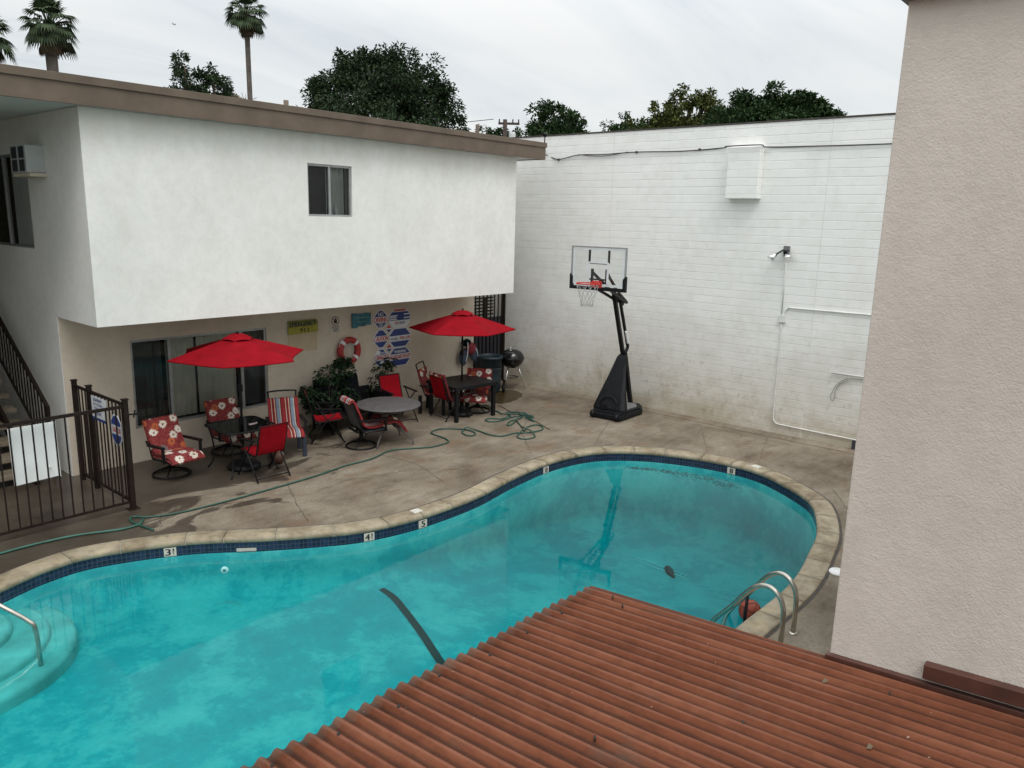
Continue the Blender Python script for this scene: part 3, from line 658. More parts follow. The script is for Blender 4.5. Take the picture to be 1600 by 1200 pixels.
for x,y,h,r in ((9.28,14,.62,.05),(12.7,12.0,.40,.042)): 
    m_=MB(); m_.tube([(x,y,5.58),(x,y,5.58+h)],r,10); m_.lathe([(r+.10,0),(r+.02,.06)],12,(x,y,5.59)); obj('vent_pipe',m_,M['fascia'],roof)
m_=MB(); m_.box((9.35,13.9,5.58),(9.62,14.1,6.10)); obj('roof_vent',m_,M['darkgrille'],roof)
fr=window(apt,'y',7.61,8.50,3.97,4.81,YO+.03,[8.06]); m_=MB(); curtain(m_,8.07,8.42,3.99,4.79,YO+.17,.022,.12); obj('curtain',m_,M['curtain'],fr)
m_=MB(); m_.box((7.4,YO+.205,3.7),(8.7,YO+.9,5.0)); obj('room',m_,M['interior'],fr)
m_=MB(); m_.lathe([(.001,0),(.028,0),(.028,.10),(.012,.13),(.012,.16),(.001,.16)],12,(8.24,YO+.12,4.0)); tag(obj('bottle',m_,M['whiteplastic']),'small pale bottle standing inside the upper window','bottle')
fr=window(apt,'y',5.2,7.61,.55,1.99,YW+.02,[5.83,7.12],.04,label='wide window under the overhang behind the red umbrella')
m_=MB(); curtain(m_,5.84,6.33,.6,1.95,YW+.17,.012,.10); curtain(m_,6.36,7.08,.6,1.95,YW+.17,.012,.10); obj('curtain',m_,M['curtain2'],fr)
m_=MB(); curtain(m_,5.23,5.75,.6,1.95,YW+.16,.006,.08); obj('screen',m_,M['darkcurtain'],fr); m_=MB(); curtain(m_,7.16,7.58,.6,1.95,YW+.16,.01,.13); obj('screen',m_,M['darkcurtain'],fr)
m_=MB(); m_.box((5.0,YW+.205,.4),(7.8,YW+1.0,2.1)); obj('room',m_,M['interior'],fr)
fr=window(apt,'x',12.97,15.2,3.40,4.78,XS+.03,[14.1],gl='clearglass'); m_=MB(); curtain(m_,13.0,13.85,3.43,4.74,XS+.082,.012,.16,'x'); obj('curtain',m_,M['white'],fr)
m_=MB(); m_.box((XS+.205,12.8,3.2),(XS+1.0,15.4,4.9)); obj('room',m_,M['interior'],fr)
# wing across the stair well, out of view, added to shade the side wall
ap2=thing('unseen_shade_wing','unseen white stucco left wing added across the stairwell to shade the side wall','building',(0,0,0))
m_=MB(); m_.box((-9,10.95,0),(.8,22,5.27)); obj('wall',m_,M['stucco_white'],ap2)  # wall of the added unseen wing, shades the side wall
m_=MB(); m_.box((.8,16.6,2.25),(XS,22,2.45)); obj('added_landing',m_,M['gold'],ap2)
m_=MB(); m_.box((.8,21.8,2.45),(XS,22,5.27)); m_.box((.8,21.8,0),(XS,22,2.25)); obj('added_end_wall',m_,M['stucco_cream'],ap2)
# air conditioner in the side window
ac=thing('air_conditioner','grey window air conditioner sticking out of the side window','air conditioner',(XS,12.24,4.47))
m_=MB(); m_.box((-.235,0,0),(.02,.60,.37)); obj('casing',m_,M['ac'],ac,.01)
m_=MB()
for y0 in (.06,.34):
    for z0 in (.02,.195): m_.box((-.243,y0,z0),(-.236,y0+.19,z0+.155))
obj('grille',m_,M['darkgrille'],ac)
m_=MB(); m_.box((-.22,-.05,-.05),(-.002,.60,-.004)); obj('shelf',m_,M['stucco_cream'],ac)
# stairs
stt=thing('outdoor_staircase','concrete tread staircase with dark railing climbing along the side wall','stairs',(0,0,0))
for k in range(13):
    y0=12.45+k*.29; z=.18*(k+1); m_=MB(); m_.box((2.75,y0,z-.075),(3.92,y0+.33,z)); obj('tread',m_,M['gold'],stt,.012)
m_=MB()
for x in (2.95,3.7): m_.bar((x,12.3,.0),(x,16.4,2.5),.05,.2)
obj('stringer',m_,M['iron'],stt)
m_=MB(); A=Vector((4.0,12.5,1.09)); Bv=Vector((4.0,16.3,3.58)); m_.bar(A,Bv,.045,.05); A2=A-Vector((0,-.02,.80)); B2=Bv-Vector((0,0,.80)); m_.bar(A2,B2,.03,.03)
m_.bar((4.0,12.5,.0),(4.0,12.5,1.1),.045,.045)
n=30
for k in range(1,n): 
    p=A.lerp(Bv,k/n); m_.bar(p-Vector((0,0,.80)),p,.018,.018)
obj('railing',m_,M['iron'],stt)
# ------------------------------------------------------------------ painted block building on the right
bw=thing('block_wall','tall white painted block wall of the neighbouring building','wall',(0,0,0))
m_=MB(); m_.box((14.45,-9,-.1),(14.75,26,5.87)); m_.box((14.75,25.7,0),(30,26,5.6)); obj('wall',m_,M['block'],bw,.006)
m_=MB(); m_.box((14.435,-9,5.872),(14.78,26,5.90)); obj('cap',m_,M['darkjoint'],bw)
m_=MB(); m_.box((14.75,-9,5.3),(30,25.7,5.4)); obj('roof',m_,M['groundmat'],bw)
m_=MB(); m_.box((14.25,6.26,4.49),(14.449,6.90,5.44)); obj('pilaster',m_,M['block'],bw,.012,label='shallow painted box projecting from the top of the wall')
# vertical movement joints
m_=MB()
for y in (9.62,5.05,2.5): m_.box((14.4475,y,0),(14.4495,y+.008,5.87))
obj('movement_joint',m_,M['conduit'],bw)
cb=MB(); X=14.425
cb.tube(catmull([(13.52,11.4,5.52),(13.9,11.45,5.45),(X,11.48,5.47),(X,11.1,5.355),(X,10.55,5.43),(X,9.9,5.42),(X,9.05,5.44),(X,8.0,5.42),(X,7.1,5.45),(14.23,6.92,5.455),(14.23,6.26,5.455),(X,6.2,5.43),(X,5.2,5.41),(X,4.08,5.40),(X,2.0,5.41)],6),.011,6)
cb.tube(catmull([(X,10.55,5.44),(X-.01,9.9,5.385),(X,9.25,5.45)],6),.007,6)
for y in (11.1,9.05,7.6): cb.box((X-.01,y-.02,5.33 if y>11 else 5.42),(X+.03,y+.02,5.37 if y>11 else 5.46))
tag(obj('wall_cable',cb,M['cable']),'black cable sagging along the top of the white block wall','cable')
fl=thing('floodlight','twin head security floodlight on the white block wall','floodlight',(14.45,5.66,3.57))
m_=MB(); m_.box((-.05,-.055,-.05),(0,.055,.07)); obj('mount',m_,M['greybase'],fl,.006)
m_=MB(); m_.lathe([(.001,0),(.045,0),(.045,.05),(.001,.055)],14,(-.06,0,-.06)); m_.box((-.075,-.03,-.13),(-.03,.03,-.02)); obj('sensor',m_,M['black'],fl)
for s,(dy,dz,dx) in ((1,(.22,-.13,-.16)),(-1,(-.06,-.12,-.17))):
    e=Vector((dx,dy,dz)); m_=MB(); m_.tube([(-.03,.02*s,.0),(-.05,.06*s,-.01),e*.75],.016,8,mi=0)
    d=Vector((-.55,.55*s,-.62)).normalized(); m_.tube([e*.70,e*.75+d*.02,e*.75+d*.07,e*.75+d*.13],[.03,.042,.06,.078],16,mi=1); obj('lamp_head',m_,[M['darkgrille'],M['chrome']],fl)
cd=thing('wall_conduit','painted electrical conduit with junction box below the floodlight','conduit',(14.45,5.62,2.28))
m_=MB(); m_.box((-.05,-.065,-.07),(0,.065,.07)); obj('junction_box',m_,M['conduit'],cd,.006)
m_=MB(); m_.tube([(-.02,.02,.07),(-.02,.03,1.2)],.011,8); m_.tube(catmull([(-.02,-.04,.07),(-.02,-.05,.15),(-.02,-.09,.205),(-.02,-.16,.22),(-.02,-.4,.22),(-.02,-3.5,.24)],5),.013,8)
m_.tube(catmull([(-.02,0,-.07),(-.02,-.005,-1.0),(-.02,-.01,-1.86),(-.02,-.03,-1.98),(-.02,-.09,-2.035),(-.02,-.2,-2.045),(-.02,-1.5,-2.06),(-.02,-3.5,-2.06)],5),.012,8); obj('pipe',m_,M['conduit'],cd)
m_=MB(); m_.tube([(14.42,4.60,1.39),(14.42,2.5,1.40)],.014,8); tag(obj('pipe_stub',m_,M['conduit']),'short painted pipe ending on the block wall next to the beige building','pipe')
m_=MB(); m_.tube(catmull([(14.425,4.0,1.34),(14.42,4.3,1.32),(14.42,4.48,1.19),(14.42,4.56,1.0),(14.42,4.565,.90),(14.42,4.53,.87),(14.42,4.50,.93),(14.42,4.50,1.05),(14.42,4.44,1.2),(14.42,4.3,1.29)],5),.006,6); tag(obj('loose_wire',m_,M['greywire']),'loop of grey wire hanging under the short wall pipe','wire')
m_=MB(); m_.box((14.41,4.02,.03),(14.449,4.10,.20)); tag(obj('outlet_box',m_,M['darkgrille']),'small dark outlet box low on the block wall by the beige corner','outlet box')
# camera on the roof corner
cc_=thing('security_camera','black dome security camera on a short post at the brown roof corner','security camera',(13.46,10.74,5.61))
m_=MB(); m_.tube([(0,0,0),(0,0,.13)],.012,8); obj('post',m_,M['black'],cc_)
m_=MB(); m_.ball((0,0,.17),.05,10); m_.tube([(-.02,0,.19),(-.10,-.04,.17)],.022,8); obj('housing',m_,M['black'],cc_)
# ------------------------------------------------------------------ beige building and red corrugated roof in front
bb=thing('beige_building','beige rough stucco building corner close on the right','building',(0,0,0))
WX,WY,EY=3.365,.944,2.25                      # wall face, its far corner, eave line of the red roof
m_=MB(); m_.box((WX,-8,0),(11,WY,5.4)); obj('wall',m_,M['stucco_beige'],bb,.006)
m_=MB(); m_.box((WX-.06,-8,4.845),(11,WY+.02,5.0)); obj('eave',m_,M['flash'],bb)
def rz(y): return 2.012+.078*(EY-y)
def strip(mb,y0,y1,z0,z1,x0,x1):
    a=[(x0,y0,rz(y0)+z0),(x0,y1,rz(y1)+z0),(x0,y1,rz(y1)+z1),(x0,y0,rz(y0)+z1)]; b=[(x1,p[1],p[2]) for p in a]
    mb.add(a+b,[(0,1,2,3),(7,6,5,4),(0,4,5,1),(1,5,6,2),(2,6,7,3),(3,7,4,0)])
m_=MB(); strip(m_,WY+.012,-1.9,-.07,.010,WX-.03,WX-.001); m_.f=m_.f; obj('flashing',m_,M['flash'],bb,.004)
m_=MB(); strip(m_,.56,-1.9,.034,.100,WX-.045,WX-.001); obj('trim_board',m_,M['flash'],bb,.004)
cr=thing('corrugated_roof','rust red corrugated metal patio roof in the foreground above the pool','roof',(0,0,0))
m_=MB(); pitch_=.0678; AMP=.0112; x0,x1=-4.5,WX-.008; nx=int((x1-x0)/pitch_*8); ny=24; rows=[];uvs=[]
def ey(x): return EY+.047*(x1-x)
for j in range(ny+1):
    r=[];u=[]
    for i in range(nx+1):
        x=x0+(x1-x0)*i/nx; y=ey(x)-j*(4.1/ny)+(.006*sin(x*7)+.004*sin(x*23) if j==0 else 0); q=sin(2*pi*(x-x1)/pitch_); q=q*(1.12-.12*q*q) 
        r.append((x,y,rz(y)-.012+AMP*q)); u.append((x,j*(4.1/ny)))
    rows.append(r);uvs.append(u)
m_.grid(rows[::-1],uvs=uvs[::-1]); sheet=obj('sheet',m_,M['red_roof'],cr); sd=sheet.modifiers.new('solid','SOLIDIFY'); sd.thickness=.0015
m_=MB(); strip(m_,EY,-1.9,-.045,-.018,WX-.02,WX-.003); obj('edge_trim',m_,M['flash'],cr)
rn=random.Random(9)
for k in range(11):
    x=x1-(k*4.0+5.75)*pitch_; y=ey(x)-.11+rn.uniform(-.03,.03); m_=MB(); m_.lathe([(.007,0),(.007,.005),(.0035,.006),(.0035,.011),(.0005,.011)],8,(x,y,rz(y)-.012+AMP)); obj('screw',m_,M['ink'],cr)
for x,y in ((3.28,2.05),(3.22,1.95),(2.63,1.02),(2.2,1.42),(2.06,1.14),(3.18,.64)):
    m_=MB(); z=rz(y)-.012; m_.tube([(x,y,z),(x+.008,y+.006,z+.02)],.004,6); obj('screw',m_,M['ink'],cr)
for x,y,lb in ((1.73,1.46,'dry leaf lying low on the red roof near the frame bottom'),(3.12,.88,'dry leaf on the red roof near its right edge'),(2.77,.60,'dry leaf on the red roof below the beige wall')):
    m_=MB(); m_.grid([[(x+a*.016,y+b*.008,rz(y)+.004+.003*a*b) for a in (-1,0,1)] for b in (-1,0,1)]); tag(obj('dry_leaf',m_,M['deadfrond']),lb,'leaf','dry leaves on the red roof')
m_=MB(); m_.bar((-4.0,1.92,0.0),(-4.0,1.92,rz(1.92)-.12),.09,.09); obj('post',m_,M['flash'],cr)
m_=MB(); m_.bar((3.1,1.92,0.0),(3.1,1.92,rz(1.92)-.12),.09,.09); obj('post',m_,M['flash'],cr)
m_=MB(); m_.box((-4.5,1.88,rz(1.92)-.12),(3.3,1.96,rz(1.92)-.035)); obj('beam',m_,M['flash'],cr)
# ------------------------------------------------------------------ cushions and slings
def band_mesh(mb,prof,w,thick,nx=10,pillow=.6,tufts=0,sag=0,mi=0,x0=0):
    """closed slab following a (y,z) profile, width w along x; uv = (x, arc length)"""
    P=resample(catmull([(0,a,b) for a,b in prof],6),.03,False); n=len(P); top=[];bot=[];uv=[];L=0
    for i,p in enumerate(P):
        if i: L+=(P[i]-P[i-1]).length
        t=(P[min(i+1,n-1)]-P[max(i-1,0)]).normalized(); nn=Vector((0,-t.z,t.y))
        ev=min(1,min(i,n-1-i)/2.5); a=[];b=[];u=[]
        for k in range(nx+1):
            s=2*k/nx-1; e=1-pillow*abs(s)**5; e*=(.45+.55*ev) if pillow else 1
            if tufts: e*=1-.30*max(0,cos(2*pi*L/tufts))**8
            dz=-sag*(1-s*s)
            x=x0+s*w/2
            a.append((x,p.y+nn.y*(thick*e*.5),p.z+nn.z*thick*e*.5+dz)); b.append((x,p.y-nn.y*thick*e*.5,p.z-nn.z*thick*e*.5+dz)); u.append((x,L))
        top.append(a);bot.append(b);uv.append(u)
    b0=len(mb.v); mb.grid(top,uvs=uv,mi=mi); b1=len(mb.v); mb.grid([r[::-1] for r in bot],uvs=[r[::-1] for r in uv],mi=mi); m=nx+1
    def side(pairs):
        for (a,c) in pairs: mb.f.append((a[0],a[1],c[1],c[0])); mb.m.append(mi); mb.s.append(True)
    T=lambda i,k:b0+i*m+k; Bq=lambda i,k:b1+i*m+(nx-k)
    for i in range(n-1):
        mb.f+=[(T(i+1,0),T(i,0),Bq(i,0),Bq(i+1,0)),(T(i,nx),T(i+1,nx),Bq(i+1,nx),Bq(i,nx))]; mb.m+=[mi]*2; mb.s+=[True]*2
    for k in range(nx):
        mb.f+=[(T(0,k),T(0,k+1),Bq(0,k+1),Bq(0,k)),(T(n-1,k+1),T(n-1,k),Bq(n-1,k),Bq(n-1,k+1))]; mb.m+=[mi]*2; mb.s+=[True]*2
    return mb
# all chairs: front towards local -Y, feet at z = 0
def swivel_base(t):
    m_=MB(); m_.tube([(.27*cos(2*pi*k/36),.27*sin(2*pi*k/36),.02) for k in range(36)],.016,8,True)
    for k in range(4):
        a=pi/4+k*pi/2; m_.tube([(.27*cos(a),.27*sin(a),.025),(.15*cos(a),.15*sin(a),.085),(.03*cos(a),.03*sin(a),.13)],.013,8)
    m_.lathe([(.001,.10),(.045,.10),(.035,.16),(.035,.28),(.10,.30),(.10,.315),(.001,.315)],16); m_.box((-.20,-.16,.30),(.20,-.12,.325)); m_.box((-.20,.12,.30),(.20,.16,.325))
    obj('swivel_base',m_,M['black'],t)
def swivel_chair(label,loc,rot,cover='floral',group=None):
    t=thing('swivel_chair',label,'chair',loc,rot,group); swivel_base(t)
    m_=MB()
    for s in (-1,1): m_.tube(catmull([(s*.26,-.38,.32),(s*.26,-.1,.31),(s*.26,.04,.31),(s*.25,.12,.45),(s*.24,.21,.70),(s*.235,.25,.82)],5),.014,8)
    m_.tube([(-.235,.25,.82),(.235,.25,.82)],.014,8); m_.tube([(-.26,-.38,.32),(.26,-.38,.32)],.014,8); m_.tube([(-.26,.04,.31),(.26,.04,.31)],.014,8)
    obj('frame',m_,M['black'],t)
    for s in (-1,1):
        m_=MB(); m_.bar((s*.31,-.36,.55),(s*.31,.06,.53),.05,.03); m_.bar((s*.30,-.34,.31),(s*.31,-.33,.54),.035,.03,up=(0,1,0)); m_.bar((s*.31,.05,.53),(s*.26,.18,.55),.035,.03); obj('armrest',m_,M['black'],t)
    m_=MB()
    if cover=='floral':
        band_mesh(m_,[(-.50,.31),(-.40,.365),(-.20,.38),(-.02,.36),(.03,.42),(.12,.60),(.20,.78),(.235,.88)],.54,.10,12,.5,.30); obj('cushion',m_,M['floral'],t,label=None)
    else:
        band_mesh(m_,[(-.38,.335),(-.1,.32),(.03,.325),(.11,.44),(.20,.70),(.25,.82)],.47,.012,8,0); obj('sling',m_,M['greysling'],t)
    return t
g_sw='swivel patio chairs with floral cushions'
swivel_chair('floral cushioned swivel chair nearest the fence, empty of table',(5.28,11.41,0),.10,group=g_sw)
swivel_chair('floral cushioned swivel chair against the window behind the glass table',(6.50,11.88,0),-.05,group=g_sw)
swivel_chair('floral cushioned swivel chair between the slatted table and the grill',(11.66,10.90,0),-1.0,group=g_sw)
t=swivel_chair('grey mesh swivel chair with a folded striped cushion sliding off its seat',(8.30,10.56,0),1.30,'grey')
c=thing('folded_cushion','red striped and floral cushion slumped over the grey swivel chair','cushion',(8.30,10.56,0),1.30)
m_=MB(); band_mesh(m_,[(-.80,.20),(-.70,.34),(-.56,.43),(-.40,.42),(-.15,.38),(.02,.42),(.07,.55),(.15,.74),(.20,.86),(.26,.89),(.29,.83)],.46,.055,10,.4,.3); obj('front',m_,M['stripes'],c)
m_=MB(); band_mesh(m_,[(-.74,.26),(-.66,.42),(-.52,.50),(-.40,.49),(-.26,.45)],.40,.05,10,.4,0); obj('fold',m_,M['floral'],c)
def folding_chair(label,loc,rot,cushion=None,group='red folding sling chairs'):
    t=thing('folding_chair',label,'chair',loc,rot,group); m_=MB()
    for s in (-1,1):
        m_.tube([(s*.27,-.30,.0),(s*.265,-.02,.40),(s*.26,.16,.66)],.012,8); m_.tube([(s*.275,.30,.0),(s*.27,.05,.36),(s*.265,-.20,.60)],.012,8)
        m_.tube(catmull([(s*.235,-.27,.42),(s*.235,.0,.395),(s*.235,.18,.40),(s*.235,.235,.50),(s*.235,.34,.88)],5),.012,8)
    for y,z in ((-.262,.055),(.262,.055)): m_.tube([(-.27,y,z),(.27,y,z)],.010,8)
    m_.tube([(-.235,.34,.88),(.235,.34,.88)],.012,8); m_.tube([(-.235,-.27,.42),(.235,-.27,.42)],.012,8); obj('frame',m_,M['black'],t)
    m_=MB(); band_mesh(m_,[(-.28,.425),(.0,.395),(.17,.405),(.24,.50),(.345,.89)],.45,.012,8,0,0,.0); obj('sling',m_,M['redsling'],t)
    for s in (-1,1): m_=MB(); m_.bar((s*.27,-.26,.615),(s*.265,.20,.64),.045,.022); obj('armrest',m_,M['black'],t)
    return t
folding_chair('red sling folding chair with its back to the pool at the glass table',(6.24,10.36,0),pi-.02)
folding_chair('red sling folding chair half hidden by the leafy plant left of the round table',(8.12,11.34,0),1.05)
folding_chair('red sling folding chair behind the round table below the rule signs',(9.93,11.45,0),-.15)
folding_chair('red sling folding chair left of the slatted table with a fringed cushion',(10.87,10.93,0),1.40)
c=thing('seat_cushion','white fringed floral cushion on the red chair at the slatted table','cushion',(10.87,10.93,0),1.40)
m_=MB(); band_mesh(m_,[(-.33,.44),(-.1,.44),(.12,.43),(.18,.50),(.28,.80),(.33,.95)],.50,.06,10,.5,.3); obj('cover',m_,M['floral'],c)
for s in (-1,1): m_=MB(); band_mesh(m_,[(-.34,.44),(-.1,.44),(.12,.43),(.18,.50),(.28,.80),(.33,.96)],.03,.035,2,0,0,0,0,s*.255); obj('fringe',m_,M['stripes'],c)
def loop_chair(label,loc,rot,mat,legm,group=None,zs=1):
    t=thing('high_back_chair',label,'chair',loc,rot,group); m_=MB()
    m_.tube(catmull([(-.24,.12,.38),(-.24,.20,.55),(-.23,.32,.95),(-.20,.34,1.02),(.20,.34,1.02),(.23,.32,.95),(.24,.20,.55),(.24,.12,.38)],5),.014,8); m_.tube([(-.24,.12,.38),(-.25,-.28,.37),(.25,-.28,.37),(.24,.12,.38)],.014,8); obj('frame',m_,M['black'],t)
    for s in (-1,1):
        for y in (-.26,.24): m_=MB(); m_.box((s*.25-.03,y-.03,0),(s*.25+.03,y+.03,.38)); obj('leg',m_,legm,t)
        m_=MB(); m_.bar((s*.29,-.24,.58),(s*.28,.24,.60),.05,.025); m_.bar((s*.27,-.24,.37),(s*.285,-.22,.58),.03,.03,up=(0,1,0)); obj('armrest',m_,M['black'],t)
    m_=MB(); band_mesh(m_,[(-.33,.36),(-.22,.43),(.0,.43),(.10,.45),(.16,.55),(.25,.78),(.29,.92)],.50,.08,12,.5,.26); obj('cushion',m_,mat,t)
    return t
loop_chair('high back chair with red white and blue striped cushion beside the glass table',(7.14,11.10,0),-.42,M['stripes'],M['navy'])
loop_chair('high back chair with red patterned cushion and loop handle near the wall',(10.97,11.48,0),.5,M['floral'],M['black'])
# ------------------------------------------------------------------ tables and umbrellas
def rrect(w,d,r,n=6):
    out=[]
    for cx,cy,a0 in ((w/2-r,d/2-r,0),(-w/2+r,d/2-r,pi/2),(-w/2+r,-d/2+r,pi),(w/2-r,-d/2+r,1.5*pi)):
        out+=[(cx+r*cos(a0+k*pi/2/n),cy+r*sin(a0+k*pi/2/n)) for k in range(n+1)]
    return out
t=thing('glass_table','square smoked glass patio table with rounded corners under the left umbrella','table',(6.21,10.91,0),-.06)
m_=MB(); m_.prism(rrect(.84,.84,.10),.705,.713); obj('glass_top',m_,M['tableglass'],t)
m_=MB(); m_.tube([(x,y,.708) for x,y in rrect(.86,.86,.11)],.016,8,True); m_.box((-.42,-.012,.67),(.42,.012,.69)); m_.box((-.012,-.42,.668),(.012,.42,.672)); obj('rim',m_,M['black'],t)
for sx in (-1,1):
    for sy in (-1,1): m_=MB(); m_.tube(catmull([(sx*.38,sy*.38,.70),(sx*.34,sy*.34,.55),(sx*.32,sy*.32,.3),(sx*.34,sy*.34,.12),(sx*.40,sy*.40,0)],4),.013,8); obj('leg',m_,M['black'],t)
m_=MB(); m_.grid([[(.14+.05*a+.02*b,-.07+.045*b,.716+.004*abs(a*b)) for a in (-1,0,1,2)] for b in (-1,0,1)]); o=obj('leaflet',m_,M['paper'],None); o.location=(6.21,10.91,0); tag(o,'crumpled red and white leaflet on the glass table','paper')
t=thing('round_table','round grey metal patio table with curved legs','table',(8.82,10.43,0))
m_=MB(); m_.lathe([(.001,.715),(.56,.715),(.575,.708),(.575,.69),(.55,.685),(.001,.70)],56); obj('table_top',m_,M['tabletop'],t)
m_=MB(); m_.tube([(.30*cos(2*pi*k/32),.30*sin(2*pi*k/32),.60) for k in range(32)],.010,6,True); m_.tube([(.12*cos(2*pi*k/24),.12*sin(2*pi*k/24),.36) for k in range(24)],.010,6,True); obj('brace_ring',m_,M['tabletop'],t)
for k in range(4):
    a=-.35+k*pi/2-pi/4; m_=MB(); m_.tube(catmull([(r*cos(a),r*sin(a),z) for r,z in ((.40,.69),(.28,.60),(.15,.48),(.12,.36),(.20,.26),(.36,.17),(.46,.08),(.48,0))],4),.014,8); obj('leg',m_,M['tabletop'],t)
t=thing('slatted_table','square black slatted patio table under the right umbrella','table',(11.19,10.90,0),-.13)
m_=MB()
for k in range(11): m_.box((-.53+k*.0965,-.47,.70),(-.53+k*.0965+.092,.47,.722))
obj('table_top',m_,M['darktable'],t)
m_=MB(); 
for y in (-.49,.47): m_.box((-.55,y,.66),(.55,y+.02,.725))
for x in (-.55,.53): m_.box((x,-.47,.66),(x+.02,.47,.725))
obj('apron',m_,M['black'],t)
for sx in (-1,1):
    for sy in (-1,1): m_=MB(); m_.box((sx*.48-.035,sy*.43-.035,0),(sx*.48+.035,sy*.43+.035,.695)); obj('leg',m_,M['black'],t,.004)
def umbrella(label,loc,R_,rot,ztop,zrim,poleM,base_r):
    t=thing('patio_umbrella',label,'umbrella',loc,rot,'red patio umbrellas')
    m_=MB(); m_.tube([(0,0,.05),(0,0,ztop+.03)],.019,12); m_.ball((0,0,ztop+.055),.022,8); m_.box((-.03,-.03,1.25),(.03,.03,1.36)); obj('pole',m_,poleM,t)
    m_=MB(); m_.lathe([(.001,.0),(base_r,.0),(base_r,.05),(base_r*.8,.09),(.05,.12),(.04,.30),(.001,.30)],28); obj('base',m_,M['black'],t)
    n=6; rings=8; sub=8; rows=[]
    for j in range(rings+1):
        f=.13+.87*j/rings; row=[]
        for k in range(n*sub+1):
            kk=(k%(n*sub)); i=kk//sub; s=(kk%sub)/sub
            a0=2*pi*i/n; a1=2*pi*(i+1)/n
            p=Vector((cos(a0),sin(a0),0)).lerp(Vector((cos(a1),sin(a1),0)),s)*f*R_
            bow=4*s*(1-s); p*=1-.085*bow*f**2
            z=ztop-(ztop-zrim)*(f**1.12)-.035*bow*f*(1-.25*f)
            row.append((p.x,p.y,z))
        rows.append(row)
    m_=MB(); m_.grid(rows[::-1],smooth=False); m_.grid([[(x,y,z-(.0 if j<1 else .0)) for x,y,z in rows[-1]],[(x*1.0,y*1.0,z-.02) for x,y,z in rows[-1]]][::1])
    can=obj('canopy',m_,M['redcloth'],t); sm=can.modifiers.new('solid','SOLIDIFY'); sm.thickness=.003
    rows=[]
    for j in range(4):
        f=[.02,.10,.17,.235][j]; row=[]
        for k in range(n*sub+1):
            kk=k%(n*sub); i=kk//sub; s=(kk%sub)/sub; a0=2*pi*i/n;a1=2*pi*(i+1)/n
            p=Vector((cos(a0),sin(a0),0)).lerp(Vector((cos(a1),sin(a1),0)),s)*f*R_; z=ztop+.035-[0,.012,.045,.085][j]+.02*4*s*(1-s)*(j/3)
            row.append((p.x,p.y,z))
        rows.append(row)
    m_=MB(); m_.grid(rows[::-1],smooth=False); v=obj('vent_flap',m_,M['redcloth'],can); sm=v.modifiers.new('solid','SOLIDIFY'); sm.thickness=.003
    for i in range(n):
        a=2*pi*i/n; d=Vector((cos(a),sin(a),0)); m_=MB(); m_.tube([d*.03+Vector((0,0,ztop-.03)),d*(R_*.5)+Vector((0,0,ztop-(ztop-zrim)*.5**1.12-.02)),d*(R_*.985)+Vector((0,0,zrim-.012))],.008,6)
        m_.tube([d*.03+Vector((0,0,ztop-.45)),d*(R_*.5)+Vector((0,0,ztop-(ztop-zrim)*.5**1.12-.03))],.006,6); obj('rib',m_,M['black'],t)
    return t
umbrella('red umbrella in front of the wide window, its black pole through the glass table',(6.24,10.94,0),1.05,radians(-11.7),2.13,1.835,M['black'],.26)
umbrella('red umbrella beside the block wall, its pole through the black slatted table',(11.2,10.92,0),1.08,radians(12.3),2.14,1.815,M['black'],.24)
m_=MB(); m_.ball((0,0,.11),.11,14); o=obj('ball',m_,M['brownball']); o.location=(6.72,10.72,0); tag(o,'small dark brown ball on the ground under the red chair','ball')
m_=MB(); m_.tube(catmull([(.10*cos(a)*.62,-.10*cos(a)*.78-.0,.11+.105*sin(a)) for a in (-.2,.4,1.0,1.6)],4),.01,6); obj('stripe',m_,M['signwhite'],o)
# ------------------------------------------------------------------ loveseat, plants, vests, barrel, grill, gate
t=thing('loveseat','black outdoor loveseat against the wall behind the round table','sofa',(9.05,11.80,0))
m_=MB(); m_.box((-.70,-.34,.30),(.72,.34,.36)); 
for x in (-.66,.66):
    for y in (-.3,.3): m_.box((x-.02,y-.02,0),(x+.02,y+.02,.30))
m_.box((.68,-.34,.36),(.74,.34,.58)); m_.box((-.76,-.34,.36),(-.70,.34,.58)); m_.box((-.70,.30,.36),(.68,.34,.66)); obj('frame',m_,M['black'],t)
for x in (-.35,.35): m_=MB(); band_mesh(m_,[(-.34,.42),(0,.43),(.22,.42)],.66,.13,10,.5); obj('seat_cushion',m_,M['loveseat'],t)
m_=MB(); band_mesh(m_,[(.16,.46),(.22,.70),(.28,.95)],.62,.13,10,.5,0,0,0,-.36); band_mesh(m_,[(.16,.46),(.22,.70),(.28,.96)],.36,.13,10,.5,0,0,0,.16); obj('back_cushion',m_,M['loveseat'],t)
def leaf(mb,p,d,up,L,W,fold=.12):
    d=d.normalized(); s=d.cross(up); 
    if s.length<1e-3: s=d.orthogonal()
    s.normalize(); n=s.cross(d)
    a=p; b=p+d*L*.45+s*W/2+n*fold*L; c=p+d*L-n*.15*L; e=p+d*L*.45-s*W/2+n*fold*L; m=p+d*L*.5
    mb.add([a,b,c,e],[(0,1,2),(0,2,3)])
